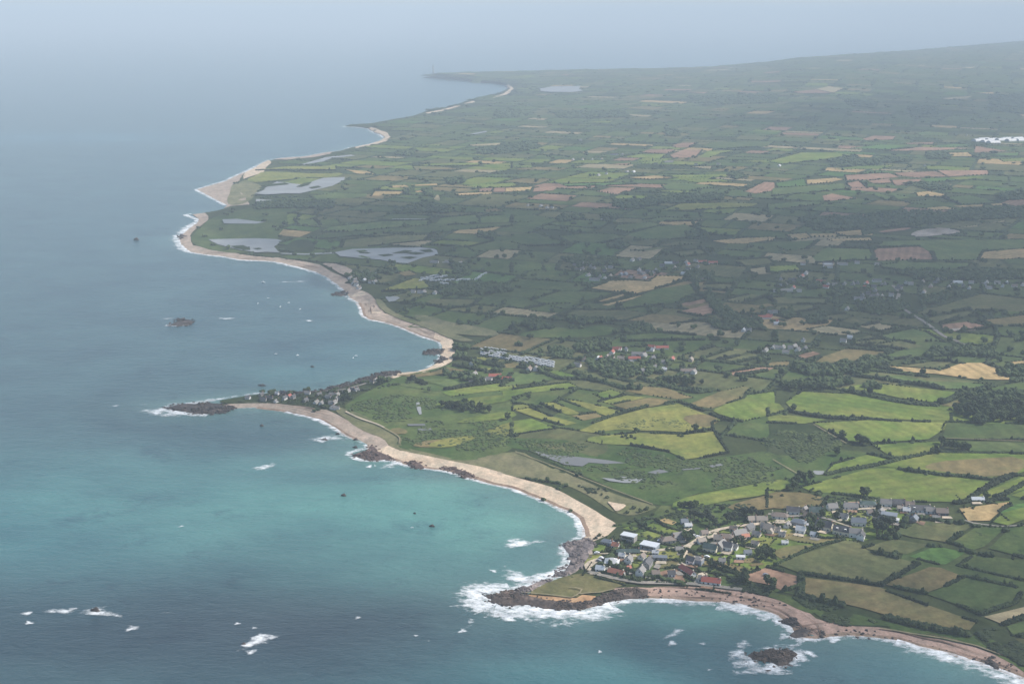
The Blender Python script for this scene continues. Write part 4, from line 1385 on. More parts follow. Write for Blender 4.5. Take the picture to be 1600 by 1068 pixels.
def sea_rock(x, y, r, h, label):
    c = sea_pt([[x, y]])[0]
    V, F = clumps(np.array([[c[0], c[1], h * 0.25], [c[0] + r * 0.5, c[1] - r * .2, h * 0.05], [c[0] - r * .5, c[1] + r * .2, h * 0.1], [c[0] + r * .1, c[1] + r * .4, h * .35]]),
                  np.array([[r * .8, r * .6, h * .8], [r * .55, r * .5, h * .5], [r * .6, r * .45, h * .55], [r * .45, r * .4, h * .6]]), 0.22)
    tag(mesh_obj('sea_rock', V, F, M_ROCK), label, 'rock', 'single rocks standing in the sea')
sea_rock(149, 954, 3.4, 2.6, 'black rock standing alone in breaking surf at lower left')
sea_rock(381, 1006, 1.6, 1.2, 'low black rock in the white patch at bottom left centre')
sea_rock(537, 774, 2.4, 2.0, 'small black rock in the turquoise bay off the reddish point')
sea_rock(675, 822, 2.2, 2.0, 'small black rock in the turquoise bay, larger of its pair')
sea_rock(648, 802, 1.2, 1.2, 'tiny black rock in the bay behind the white buoy')
sea_rock(409, 665, 2.0, 1.6, 'black rock in the water below the spit beach')
sea_rock(507, 687, 3.2, 1.6, 'dark rock in the surf patch left of the reddish point')
sea_rock(528, 678, 2.2, 1.8, 'dark rock at the waterline of the pink beach')
sea_rock(556, 687, 2.4, 2.0, 'dark rock on the waterline just above the reddish point')
sea_rock(555, 699, 2.4, 1.8, 'dark rock in the water left of the reddish point')
sea_rock(213, 375, 5.0, 5.0, 'dark rock alone in the open sea off the lagoons')
sea_rock(488, 573, 2.2, 1.8, 'dark rock in the far bay beyond the spit')
sea_rock(409, 602, 4.5, 1.4, 'long low dark rock beyond the spit tip')

# boulders strewn on the shingle in front of the village and along the point
BLD = []
def boulders(poly, n, r0, r1, label, mat=M_ROCK):
    lo, hi = poly.min(0), poly.max(0)
    k = 0
    while k < n:
        p = RNG.uniform(lo, hi)
        if in_poly([p], poly)[0]:
            c = ground([p])[0]
            r = RNG.uniform(r0, r1)
            V, F = clumps(np.array([[0, 0, 0.2 * r]]), np.array([[r * RNG.uniform(.8, 1.6), r * RNG.uniform(.7, 1.1), r * RNG.uniform(.5, .9)]]), 0.25)
            o = mesh_obj('boulder', V, F, mat)
            o.location = (c[0], c[1], float(H([c])[0]) + 0.2)
            o.rotation_euler.z = RNG.uniform(0, 6.28)
            tag(o, label, 'boulder', label)
            k += 1
boulders(px('1020,920 1150,926 1230,945 1190,950 1090,937 1015,933'), 70, 0.4, 1.2, 'dark boulder scattered on the pink shingle below the village')
boulders(px('1270,985 1360,984 1440,1004 1400,999 1290,996'), 34, 0.4, 1.3, 'dark boulder on the shingle right of the rock spur')
boulders(px('1440,1006 1590,1040 1590,1055 1500,1024'), 26, 0.4, 1.2, 'dark boulder on the shingle by the bottom right corner')
boulders(px('850,902 900,870 925,850 905,845 880,895'), 60, 0.8, 2.2, 'grey boulder in the bank beside the sandy beach', M_ROCKGREY)
boulders(px('740,928 775,922 800,948 760,945'), 40, 0.6, 1.6, 'dark boulder awash at the tip of the grassy point')

# ------------------------------------------------------------------ broken water
def surf_between(x0, y0, x1, y1, w, dens):
    L = coast_between(x0, y0, x1, y1)
    Ls = resample(L, 6)
    N = normals2(Ls)
    s = 1 if np.mean(in_poly(Ls + N * 14, LAND)) > 0.5 else -1
    c = Ls - N * s * w * 0.38
    o = ribbon('surf', c, w, M_FOAM, uvv=(-0.4, dens * 0.72, dens) if s > 0 else (dens, dens * 0.72, -0.4), zfix=0.25, jit=0.45, kind='stuff')
    o['label'] = 'broken white surf along the shore'
    return o
for a in ((657, 121, 797, 139, 26, .5), (797, 139, 665, 176, 16, .4), (602, 215, 400, 261, 14, .35), (536, 197, 602, 215, 22, .6), (400, 261, 307, 296, 16, .5), (307, 296, 355, 321, 14, .6),
          (300, 334, 309, 347, 16, .6), (309, 347, 297, 394, 20, .62), (297, 394, 497, 427, 11, .6), (497, 427, 560, 474, 10, .35), (560, 474, 687, 534, 8, .55), (687, 534, 650, 581, 6, .3),
          (437, 613, 255, 638, 7, .35), (320, 629, 320, 648, 14, .6), (365, 638, 447, 643, 3, .2), (447, 643, 540, 681, 8, .55), (540, 681, 575, 701, 6, .35), (575, 701, 612, 718, 9, .5),
          (612, 718, 737, 748, 7, .5), (737, 748, 875, 795, 6.5, .55), (875, 795, 912, 838, 10, .62), (912, 838, 882, 861, 9, .3), (882, 861, 862, 901, 14, .62), (862, 901, 800, 923, 18, .55),
          (800, 923, 775, 945, 32, .72), (775, 945, 950, 941, 32, .74), (950, 941, 1125, 941, 11, .55), (1125, 941, 1215, 963, 20, .62), (1215, 963, 1275, 998, 9, .45), (1275, 998, 1400, 1001, 6, .4),
          (1400, 1001, 1562, 1048, 17, .62), (1562, 1048, 1800, 1180, 20, .64)):
    surf_between(*a)

def foam_patch(x, y, rx, ry, tilt=0.0, dens=0.62):
    """A patch of white water: a disc on the sea, dense in the middle, frayed at the rim."""
    n, m = 18, 4
    P, val = [(x, y)], [dens]
    for j in range(1, m + 1):
        for i in range(n):
            a = 2 * math.pi * i / n
            k = j / m * (1.25 + 0.3 * math.sin(3 * a + x))
            X, Y = rx * k * math.cos(a), ry * k * math.sin(a)
            P.append((x + X, y + Y - tilt * X))
            val.append(dens - (dens + 0.45) * (j / m) ** 1.6)
    W = sea_pt(np.array(P))
    Fc = [(0, 1 + i, 1 + (i + 1) % n) for i in range(n)]
    for j in range(1, m):
        for i in range(n):
            a, b = 1 + (j - 1) * n + i, 1 + (j - 1) * n + (i + 1) % n
            Fc += [(a, a + n, b + n), (a, b + n, b)]
    Fc = np.array(Fc)
    e = np.cross(np.append(W[Fc[0, 1]] - W[Fc[0, 0]], 0), np.append(W[Fc[0, 2]] - W[Fc[0, 0]], 0))[2]
    if e < 0:
        Fc = Fc[:, ::-1]
    o = mesh_obj('surf', np.column_stack([W, np.full(len(W), 0.32)]), Fc, M_FOAM, smooth=True)
    uvl = o.data.uv_layers.new(name='UVMap')
    li = np.empty(len(o.data.loops), np.int32)
    o.data.loops.foreach_get('vertex_index', li)
    v = np.array(val)[li]
    uvl.data.foreach_set('uv', np.column_stack([np.zeros(len(v)), v]).astype(np.float32).ravel())
    o['kind'] = 'stuff'
    o['label'] = 'patch of white broken water over a hidden rock'
for a in ((104, 954, 24, 4.5, .08, .5), (150, 955, 25, 7, 0, .66), (176, 960, 14, 3, -.1, .4), (41, 959, 8, 3.5, .1, .5), (45, 973, 6, 2, 0, .5), (208, 981, 11, 3.5, .15, .55), (258, 957, 9, 2, .1, .25),
          (402, 1001, 26, 8, .3, .66), (392, 1018, 9, 3.5, .2, .6), (397, 981, 5, 2, 0, .6), (372, 974, 5, 1.4, 0, .5), (560, 965, 6, 2, .3, .4), (650, 993, 4, 1.6, 0, .62), (723, 985, 7, 3, .1, .66), (735, 974, 8, 7, .6, .15),
          (412, 731, 17, 4.5, .2, .62), (515, 684, 27, 4, 0, .6), (500, 688, 14, 3, 0, .6), (577, 729, 5, 2, 0, .6), (586, 728, 2, 2, 0, .6), (613, 726, 15, 4, .25, .5), (640, 729, 10, 3, 0, .5),
          (812, 848, 26, 7, .08, .66), (843, 846, 14, 3, 0, .5), (771, 892, 7, 2.2, -.2, .62), (812, 903, 30, 10, -.25, .62), (848, 904, 30, 6, .15, .66), (742, 935, 20, 14, 0, .66), (765, 953, 30, 8, 0, .66), (805, 956, 40, 8, 0, .62),
          (797, 966, 9, 6, 0, .6), (824, 967, 7, 2.6, 0, .64), (870, 957, 30, 5, .1, .6), (905, 957, 25, 5, .15, .64), (1055, 988, 16, 6, .5, .2), (1050, 1005, 7, 4, .1, .6), (937, 1018, 3, 2, 0, .6), (1162, 1005, 10, 4, 0, .5),
          (1155, 1022, 13, 12, 0, .6), (1168, 1036, 26, 10, -.1, .62), (1205, 1044, 40, 9, .1, .66), (1244, 1030, 16, 15, .3, .64), (1262, 1020, 14, 4, -.3, .45), (1205, 1012, 26, 4, .1, .45), (1240, 1009, 12, 5, .3, .5),
          (1164, 952, 30, 8, -.3, .6), (1185, 962, 14, 4, -.2, .5), (1303, 1000, 9, 5, 0, .55), (1215, 972, 8, 4, 0, .5), (1226, 993, 10, 6, 0, .5), (1252, 1003, 12, 5, .3, .55), (243, 643, 20, 5, 0, .66), (264, 648, 14, 3, 0, .55),
          (300, 648, 20, 2.4, 0, .6), (270, 632, 18, 2.5, .2, .5), (180, 634, 6, 1.3, 0, .6), (222, 632, 6, 1.3, 0, .55), (268, 498, 13, 1.6, 0, .5), (283, 509, 18, 1.6, 0, .5), (264, 508, 6, 1.6, 0, .5), (355, 498, 12, 2, 0, .45),
          (482, 501, 8, 1.3, 0, .6), (456, 440, 26, 1.0, 0.03, .35), (283, 822, 4, 1.5, .1, .6), (148, 950, 8, 3, 0, .5), (1108, 1046, 4, 1.6, 0, .3), (1098, 1005, 8, 2, 0, .15), (30, 372, 8, 1.0, 0, .2), (310, 635, 14, 2, 0, .3)):
    foam_patch(a[0], a[1], a[2] * 1.15, a[3] * 1.2, a[4], a[5] - (-0.06 if a[0] < 200 and a[1] > 940 else 0.04 if a[0] < 700 and a[1] > 640 else 0.2 if a[0] < 700 else -0.09))

# scattered whitecaps on the open water
wc = RNG.uniform([0, 560], [740, 1068], (10, 2))
for x, y in wc:
    q = sea_pt([[x, y]])
    if not in_poly(q, LAND)[0] and line_dist(q, COAST)[0] > 25:
        foam_patch(x, y, RNG.uniform(1.5, 3.5) * (0.5 + (y - 500) / 700), RNG.uniform(.35, .8), .08, RNG.uniform(.1, .45))

# x,y, length,width,wall height, roof form, roof, wall, yaw, extras
NEAR = '''
982.5,845 14 9 6 flat white grey -28 -
1015,857 16 11 4.5 flat white blue -28 -
1043,847 14 9 3.2 hip brown beige 15 -
1060,842 12 8 3.6 gable grey grey 20 -
949,850 11 7 3 hip blue grey -30 -
962,856 7 6 3 gable orange white -30 -
981,865 22 5 2.6 gable green dark 2 -
956,882 13 11 3.4 hip pale grey -10 -
982,879 8 7 3.6 gable grey white 70 -
1011,885 13 8 4 gable slate grey 68 -
1031,874 13 6 2.8 flat blue grey -4 -
963,898 15 6.5 2.8 gable orange white -30 -
1001,897 9 7.5 3.6 gable grey white 66 -
1049,900 6.5 6 3 gable slate white 0 -
938,892 8 6 2.8 gable white white -20 -
982,890 4 4 2.4 gable red white 30 -
1074,895 19 6.5 2.6 gable red white -62 -
1111,912 17 7 3 gable red white -16 -
1098,908 8 6.5 2.8 gable grey white -16 -
1080,880 8 7 3.6 gable slate white -40 -
1090,880 10 8 4.6 hip grey blue -30 -
1110,861 13 8 4 gable green cream -28 -
1126,857 13 9 4 gable grey grey 55 -
1137,859 9 8 4.4 gable slate white -25 -
1133,843 15 9 3.4 hip brown pink -12 -
1122,845 8 7 3 gable beige beige -20 -
1155,837 14 8 3.2 gable grey beige 25 -
1170,829 11 8 3.6 gable slate grey 50 -
1164,841 8 5 2.6 gable orange white 20 -
1197,828 10 8 3.4 gable grey white -30 -
1069,818 7 6 2.6 gable blue blue 10 -
1075,824 7 5 2.6 gable pale white 10 -
1157,873 8 5 2.5 flat pale white -6 -
1168,866 7 5 2.5 gable blue white 10 -
1190,815 11 7 3 gable beige cream 0 -
1175,815 9 7 3 gable beige beige 10 -
1218,809 16 9 3 hip brown white -16 -
1239,802 13 8 3.6 gable slate white -14 -
1275,802 14 9 3 gable green cream -8 -
1300,796 10 8 3.2 gable grey white 10 -
1329,795 14 8 3.2 gable grey white -4 -
1202,830 11 8 3.4 gable beige cream -30 w
1248,820 14 9 3.6 hip blue grey -30 -
1251,832 9 7 3.6 gable pale white -25 -
1288,826 16 10 4 gable slate cream -34 -
1315,834 16 9 4.2 gable slate cream -28 d
1341,820 14 8 4 gable blue white -8 -
1337,838 13 8 4.6 gable grey white -10 w
1345,842 8 7 4.4 gable slate white 64 -
1226,850 6 4 2.2 gable pale white 0 -
1356,791 16 9 3.2 hip green white -6 -
1384,790 11 8 3.6 gable grey white -10 -
1404,790 12 8 3.4 gable slate grey -6 -
1406,797 6 5 2.8 gable beige cream 0 -
1436,799 22 8 3.2 gable slate white -3 d
1453,801 9 7 3 gable grey white -6 -
1471,804 12 8 3.4 gable brown dark -4 -
1389,810 15 10 4.6 flat blue grey -22 -
1397,815 9 6 2.8 flat pale white -22 -
1428,814 9 7 3 gable blue grey 60 -
1527,783 13 5 2.6 gable white white 0 -
1421,811 6 4 2.4 gable slate grey -20 -
1146,829 7 5.5 2.6 gable brown white -20 -
1182,838 8 6 2.8 gable grey cream -30 -
1213,831 8 6 2.8 gable beige white -25 -
1230,824 7 6 2.8 gable grey white 60 -
1262,809 8 6 3 gable brown cream -20 -
1257,799 7 6 2.8 gable grey beige 60 -
1318,810 9 6 2.8 gable grey white -30 -
1361,804 8 6 2.8 gable brown white 0 -
1376,802 7 6 2.8 gable grey white 60 -
1416,800 7 6 2.6 gable pale white -10 -
1421,792 9 7 3 gable brown white -6 -
1462,812 7 5 2.6 gable grey cream 0 -
1096,848 8 6 2.6 gable beige white 20 -
1061,861 7 5 2.6 gable grey cream 10 -
1024,866 6 4 2.4 gable pale white -10 -
1003,873 7 6 2.8 gable brown white 60 -
972,871 6 5 2.5 gable pale white -20 -
1024,899 7 6 2.8 gable brown cream 10 -
1128,879 6 5 2.5 gable grey white 0 -
1180,852 7 5 2.6 gable beige cream -30 -
1222,838 6 5 2.5 gable grey white -20 -
1272,838 7 5 2.5 gable pale white -30 -
1146,858 8 6 3 gable grey white -30 -
1100,836 7 6 2.8 gable brown cream 20 -
'''

# ------------------------------------------------------------------ hedges
EXTRA_HEDGES = '''
3.4,5 T3,3 205,530 400,572 560,602 760,662 900,702 1100,742 1250,768
3,4 T3,3 205,395 210,500 195,530
3,3.5 T2,2 395,545 560,492 720,435 880,398 1040,375
3,3.5 T2,2 1040,375 1180,425 1310,485 1440,500
2.2,2.5 T2,2 1250,505 1255,545 1300,620 1350,690
4,6 T2,2 60,150 180,190 300,235 470,235
4,6 T2,2 270,150 390,190 470,230
4,6 T2,2 480,240 600,262 690,292 800,300
4,7 T2,2 730,220 850,245 1000,290 1150,320 1250,310
4,6 T1,2 1240,150 1400,180 1500,190 1600,180 1700,200
4,6 T1,2 1300,105 1480,150 1600,175
4,6 T1,2 960,235 1100,285 1200,300 1330,280 1600,245
3.5,6 T3,2 480,305 560,325 650,345 760,370 900,392 1060,402
4,6 T3,2 530,215 700,235 860,258 1000,275 1100,297
3,4 T3,2 610,180 800,200 960,220 1150,240 1290,262
4,6 T3,2 1080,390 1220,320 1340,300 1500,255 1600,235
3,4 T3,2 820,800 960,818 1090,838 1240,845 1420,868 1480,850
3.5,5 T3,2 1270,980 1340,930 1420,885 1500,850 1600,812
3,4 T3,2 1410,990 1500,945 1600,890
3,4 T3,2 360,832 500,802 640,780 800,742 960,710 1060,690
3,4 T3,2 110,432 200,450 300,468 420,480 640,487 820,500 1010,502
3,4 T3,2 640,690 720,725 830,738
3,4 T3,2 1165,1010 1300,995 1440,990 1600,985
2.2,2.5 T2,3 770,40 800,70 860,110 950,140 1060,135
2.2,2.5 T2,3 900,50 960,90 1060,120
1.8,2 T2,3 1170,230 1250,265 1330,270
2.2,2.4 T2,3 1090,230 1180,285 1300,330 1420,378
2.2,2.5 T2,3 1060,350 1090,400 1130,420
2.2,2.4 T3,3 20,70 120,95 250,130 330,165 470,160
2,2.5 T3,3 40,330 200,255 330,200 480,170
2.5,3 T3,3 470,60 620,95 760,135
2.2,2.5 T2,3 500,345 560,375 680,408 800,432
2.2,2.5 T2,3 1430,205 1530,225 1640,240
2.2,2.5 T2,3 1240,330 1340,365 1420,385
'''
EDGES2 = [(w, 'x', tuple(float(q) for q in hw.split(','))) for hw, w in ((ln.split(None, 1)[0], ground(px(ln.split(None, 1)[1]))) for ln in EXTRA_HEDGES.strip().splitlines())]
grid = {}
def taken(p, ang, r, me):
    gx, gy = int(p[0] // 40), int(p[1] // 40)
    for i in (-1, 0, 1):
        for j in (-1, 0, 1):
            for (q, a, who) in grid.get((gx + i, gy + j), ()):
                if who != me and (q[0] - p[0]) ** 2 + (q[1] - p[1]) ** 2 < r * r and abs(math.sin(a - ang)) < 0.45:
                    return True
    return False
HEDGES = []
hid = 0
def add_hedge(L, h, w, skip=True):
    global hid
    hid += 1
    r = float(dist(L).mean())
    S = resample(L, max(6.0, r * 0.007))
    T = np.gradient(S, axis=0)
    A = np.arctan2(T[:, 1], T[:, 0])
    run, runs = [], []
    for p, a in zip(S, A):
        if skip and taken(p, a, min(38.0, max(7.0, r * 0.009)), hid):
            if len(run) > 2:
                runs.append(np.array(run))
            run = []
        else:
            run.append(p)
    if len(run) > 2 or (len(run) == 2 and len(S) == 2):
        runs.append(np.array(run))
    for R_ in runs:
        T = np.gradient(R_, axis=0)
        for p, a in zip(R_, np.arctan2(T[:, 1], T[:, 0])):
            grid.setdefault((int(p[0] // 40), int(p[1] // 40)), []).append((p, a, hid))
        m = R_[len(R_) // 2]
        q = to_px(np.array([[m[0], m[1], float(H([m])[0])]]))[0]
        L_ = float(np.hypot(*np.diff(R_, axis=0).T).sum())
        if -120 < q[0] < 1720 and q[1] < 1120:
            HEDGES.append(dict(L=R_, h=h, w=w, len=L_, q=q, score=L_ * h * (1000 / np.hypot(*m)) ** 2 * (1 if -10 < q[0] < 1610 and q[1] < 1070 else 0.02)))
for L, _, (h, w) in EDGES2:
    add_hedge(L, h, w, False)
for a, b, k in EDGES:
    m = (a + b) / 2
    r = np.hypot(*m)
    y = to_px(np.array([[m[0], m[1], 5.0]]))[0][1]
    if k == 'garden':
        h, w = RNG.uniform(1.5, 2.2), RNG.uniform(1.6, 2.2)
    elif y > 600:
        h, w = RNG.uniform(1.6, 2.8), RNG.uniform(2.2, 3.6)
    else:
        h, w = RNG.uniform(2.2, 4.2), RNG.uniform(3.2, 6)
    if np.hypot(*(b - a)) > 14 and RNG.random() > 0.06:
        add_hedge(np.array([a, b]) + RNG.uniform(-1, 1, (2, 2)), h, w)
for ln in NEAR.strip().splitlines():
    t = ln.split()
    c = ground([[float(a) for a in t[0].split(',')]])[0]
    a = math.radians(float(t[7]))
    ex, ey = np.array([math.cos(a), math.sin(a)]), np.array([-math.sin(a), math.cos(a)])
    L2, W2 = float(t[1]) * .5 + RNG.uniform(4, 8), float(t[2]) * .5 + RNG.uniform(5, 11)
    cs_ = [c - ex * L2 - ey * W2, c + ex * L2 - ey * W2, c + ex * L2 + ey * W2, c - ex * L2 + ey * W2]
    for i in range(4):
        if RNG.random() < 0.62:
            add_hedge(np.array([cs_[i], cs_[(i + 1) % 4]]), RNG.uniform(1.2, 1.9), RNG.uniform(1.0, 1.5))
    if RNG.random() < 0.6:         # paved yard or drive at the door
        o = c - ey * (float(t[2]) * .5 + 3.2) + ex * RNG.uniform(-3, 3)
        sheet('forecourt', np.array([o - ex * 4 - ey * 2.4, o + ex * RNG.uniform(2, 6) - ey * 2.4, o + ex * 4 + ey * 2.2, o - ex * 3 + ey * 2.2]), 1.25, G[RNG.choice(['r', 'r', 't', 'b'])], rough=0.3, spacing=4)
HEDGES.sort(key=lambda d: -d['score'])
N_SINGLE = 290

def hedge_geo(d, fine=True):
    r = float(dist(d['L']).mean())
    st = max(d['w'] * 0.27, r * 0.0010) if fine else max(d['w'] * 0.7, r * 0.003)
    L = resample(rough_edge(d['L'], d['w'] * 0.3, closed=False), st)
    N = normals2(L)
    k = len(L)
    rows = 2 if fine else 1
    C, S = [], []
    bump = 0.72 + 0.62 * fbm(L[:, 0] / 16, L[:, 1] / 16, 14, 3)
    tall = np.where(RNG.random(k) < 0.05, RNG.uniform(1.3, 2.2, k), 1.0) * bump
    gap = fbm(L[:, 0] / 30, L[:, 1] / 30, 55, 2) > 0.24
    for j in range(rows):
        p = L + N * ((j - (rows - 1) / 2) * d['w'] * 0.42 + RNG.uniform(-.18, .18, k) * d['w'])[:, None]
        hh = d['h'] * tall * RNG.uniform(0.75, 1.15, k)
        C.append(np.column_stack([p, H(p) + hh * 0.42])[gap])
        S.append(np.column_stack([d['w'] * RNG.uniform(.32, .55, k), d['w'] * RNG.uniform(.32, .55, k), hh * 0.58])[gap])
    return clumps(np.vstack(C), np.vstack(S))

for i, d in enumerate(HEDGES[:N_SINGLE]):
    V, F = hedge_geo(d)
    if len(F) == 0:
        continue
    o = mesh_obj('hedge', V, F, M_HEDGE)
    dx = to_px(np.array([[*d['L'][0], 5.0], [*d['L'][-1], 5.0]]))
    sl = (dx[1] - dx[0]) * (1 if dx[1][0] > dx[0][0] else -1)
    look = ('tall ' if d['h'] > 3.2 else 'low ') + ('level' if abs(sl[1]) < 0.12 * abs(sl[0]) else 'rising' if sl[1] < 0 else 'falling')
    register(o, look, 'hedge', 'hedges', place_of(d['q']), 'hedge', 'hedges between the fields', d['q'])
C, S = [], []
for d in HEDGES[N_SINGLE:]:
    V, F = hedge_geo(d, False)
    C.append(V)
    S.append(F)
off, FF = 0, []
for v, f in zip(C, S):
    FF.append(f + off)
    off += len(v)
if C:
    tag(mesh_obj('hedgerows', np.vstack(C), np.vstack(FF), M_HEDGE), 'dark hedgerows between the farther traced fields', None, None, 'stuff')

# hedges round the untraced plots: rough dark banks, with taller trees here and there
def strips(edges):
    CS, SS = [], []
    for a, b in edges:
        m = (a + b) / 2
        r = np.hypot(*m)
        st = max(3.0, r * 0.0028)
        L = resample(np.array([a, b]), st)
        q = to_px(np.column_stack([L, H(L)]))
        k = (q[:, 0] > -80) & (q[:, 0] < 2150) & (q[:, 1] < 1100) & in_poly(L, LAND)
        for P in TRACED_PX:
            lo, hi = P.min(0), P.max(0)
            if k.any() and (q[:, 0].max() >= lo[0]) and (q[:, 0].min() <= hi[0]) and (q[:, 1].max() >= lo[1]) and (q[:, 1].min() <= hi[1]):
                k &= ~in_poly(q, P)
        L = L[k]
        if len(L) == 0:
            continue
        n = len(L)
        lush = RNG.uniform(0.6, 1.25)
        hh = (1.6 + 2.6 * fbm(L[:, 0] / 45, L[:, 1] / 45, 4, 3)) * lush
        hh = np.where(RNG.random(n) < 0.10, hh * RNG.uniform(1.3, 2.0, n), hh)
        keep = fbm(L[:, 0] / 120, L[:, 1] / 120, 8, 2) > 0.22
        w = np.maximum(2.4 * lush, st * 0.62) * RNG.uniform(.8, 1.2, n)
        p = L + RNG.uniform(-1.2, 1.2, (n, 2))
        CS.append(np.column_stack([p, H(p) + hh * 0.4])[keep])
        SS.append(np.column_stack([w, w, hh * 0.6])[keep])
    return np.vstack(CS), np.vstack(SS)
cs, ss = strips(AUTO_EDGES)
V, F = clumps(cs, ss)
tag(mesh_obj('hedgerows', V, F, M_HEDGE), 'dark hedgerows fading over the distant plain', None, None, 'stuff')

# ------------------------------------------------------------------ trees: tapered trunk with limbs, crown of many leafy clumps
def tube(path, radii, n=6):
    V, F = [], []
    for k, (p, r) in enumerate(zip(path, radii)):
        for i in range(n):
            a = 2 * math.pi * i / n
            V.append((p[0] + r * math.cos(a), p[1] + r * math.sin(a), p[2]))
    for k in range(len(path) - 1):
        for i in range(n):
            j = (i + 1) % n
            F.append((k * n + i, k * n + j, k * n + n + j, k * n + n + i))
    return V, F

def make_tree(name, kind, seed):
    rg = np.random.default_rng(seed)
    root = empty(name, (0, 0, 0))
    if kind == 'pine':
        h, cr, cz, ch, nc = 10.0, 3.6, 7.4, 2.6, 60
    elif kind == 'bush':
        h, cr, cz, ch, nc = 3.0, 2.1, 1.5, 1.5, 40
    else:
        h, cr, cz, ch, nc = 8.0, 3.6, 5.0, 3.4, 80
    V, F = tube([(0, 0, -0.6), (0.1, 0, h * 0.25), (0.15, 0.1, h * 0.5), (0.1, 0.2, h * 0.72)], [h * 0.05, h * 0.036, h * 0.024, h * 0.012])
    for k in range(5):
        a, z0 = rg.uniform(0, 6.28), h * rg.uniform(0.3, 0.55)
        e = (math.cos(a) * cr * 0.7, math.sin(a) * cr * 0.7, z0 + h * 0.22)
        v, f = tube([(0.1, 0.1, z0), (e[0] * 0.5, e[1] * 0.5, z0 + h * 0.09), e], [h * 0.018, h * 0.012, h * 0.006], 5)
        F += [tuple(i + len(V) for i in q) for q in f]
        V += v
    mesh_obj('trunk', V, F, M_BARK, root)
    C, S = [], []
    while len(C) < nc:
        p = rg.uniform(-1, 1, 3)
        rr_ = np.linalg.norm(p)
        if rr_ > 1 or rr_ < 0.35:
            continue
        lob = 0.78 + 0.34 * math.sin(3 * math.atan2(p[1], p[0]) + seed) * (1 - abs(p[2]))
        C.append((p[0] * cr * lob, p[1] * cr * lob, cz + p[2] * ch * (0.85 if p[2] < 0 else 1)))
        s = rg.uniform(0.16, 0.30) * cr
        S.append((s, s, s * rg.uniform(.6, .9)))
    v, f = clumps(np.array(C), np.array(S), 0.35)
    mesh_obj('crown', v, f, M_PINE if kind == 'pine' else M_TREE, root)
    return root

PROTO = {'broad': [make_tree('broadleaf_tree', 'broad', s) for s in (1, 2, 3)], 'pine': [make_tree('pine_tree', 'pine', s) for s in (4, 5)], 'bush': [make_tree('bush', 'bush', s) for s in (6, 7)]}
USED = set()
def plant(kind, x, y, s, q=None):
    t = PROTO[kind][int(RNG.integers(len(PROTO[kind])))]
    o = copy_tree(t) if t.name in USED else t
    USED.add(t.name)
    o.location = (x, y, float(H([[x, y]])[0]))
    o.rotation_euler.z = RNG.uniform(0, 6.28)
    o.scale = (s * RNG.uniform(.9, 1.15), s * RNG.uniform(.9, 1.15), s * RNG.uniform(.85, 1.15))
    if q is None:
        q = to_px(np.array([[x, y, 3.0]]))[0]
    noun = {'broad': ('leafy tree', 'leafy trees', 'tree'), 'pine': ('dark pine tree', 'dark pine trees', 'tree'), 'bush': ('green bush', 'green bushes', 'bush')}[kind]
    register(o, 'big' if s > 1.1 else 'small' if s < 0.8 else 'sturdy', noun[0], noun[1], place_of(q), noun[2], {'broad': 'broadleaf trees of the coast', 'pine': 'pines of the shore village', 'bush': 'garden and field bushes'}[kind], q)
    return o

SINGLE_TREES = '''
pine 0.85 1079,811 1085,813 1091,815 1097,816 1103,814 1108,819 1113,822 1118,824 1136,819 1141,817 1147,814 1155,811 1165,809 1175,810 1184,812
broad 0.8 1062,794 1070,793 1078,794 1086,794 1150,802 1160,803 1170,804 1128,799 1190,806 1138,806
broad 0.95 1070,843 1076,847 1080,840
broad 0.85 1184,869 1191,866 1198,872 1190,877 1203,869 1208,875 1196,862
broad 0.6 1108,884 1117,887 1145,850 1151,846 1160,846 1066,866
broad 0.8 1262,818 1268,826 1272,814 1284,808 1307,809 1312,805 1276,822 1281,828 1264,812
pine 1.0 1365,824 1372,828 1380,826 1388,829 1394,825 1370,836 1378,838 1366,816
broad 0.7 1373,797 1392,836 1400,832 1384,840
broad 1.0 1340,691 1345,694 1350,692 1355,695
broad 0.9 1471,694 1477,697 1484,700 1491,701 1498,703 1506,702 1512,704
broad 0.8 1456,709 1462,706 1466,709
broad 1.1 1340,577 1346,579 1240,643 1350,776 1354,776 1240,765
bush 0.9 1000,905 1012,908 1020,906 990,903 945,886 1004,898 958,900 972,884 1060,877 1128,868 1140,872 1146,866 936,838 931,842 1180,920 1165,905 1150,900 1140,905 1172,912 1190,918 1158,912
bush 0.8 1180,760 1196,748 1230,762 1250,769 1270,765 1282,771 1228,750 1207,743 1205,778 1222,776
bush 0.8 930,770 940,774 948,778 915,765 905,760 945,765 935,765 920,770
bush 1.0 990,795 1000,800 1010,797 980,802 1020,805 1042,800 1050,806
bush 0.7 1498,800 1505,802 1520,795 1410,818 1420,815
bush 1.0 972,684 980,686 986,684 992,686 1060,682 1066,683 978,682
'''
n_tree = 0
for ln in SINGLE_TREES.strip().splitlines():
    w = ln.split()
    for q in w[2:]:
        p = np.array([[float(t) for t in q.split(',')]])
        g = ground(p)[0]
        plant(w[0], g[0], g[1], float(w[1]) * RNG.uniform(.85, 1.15), p[0])

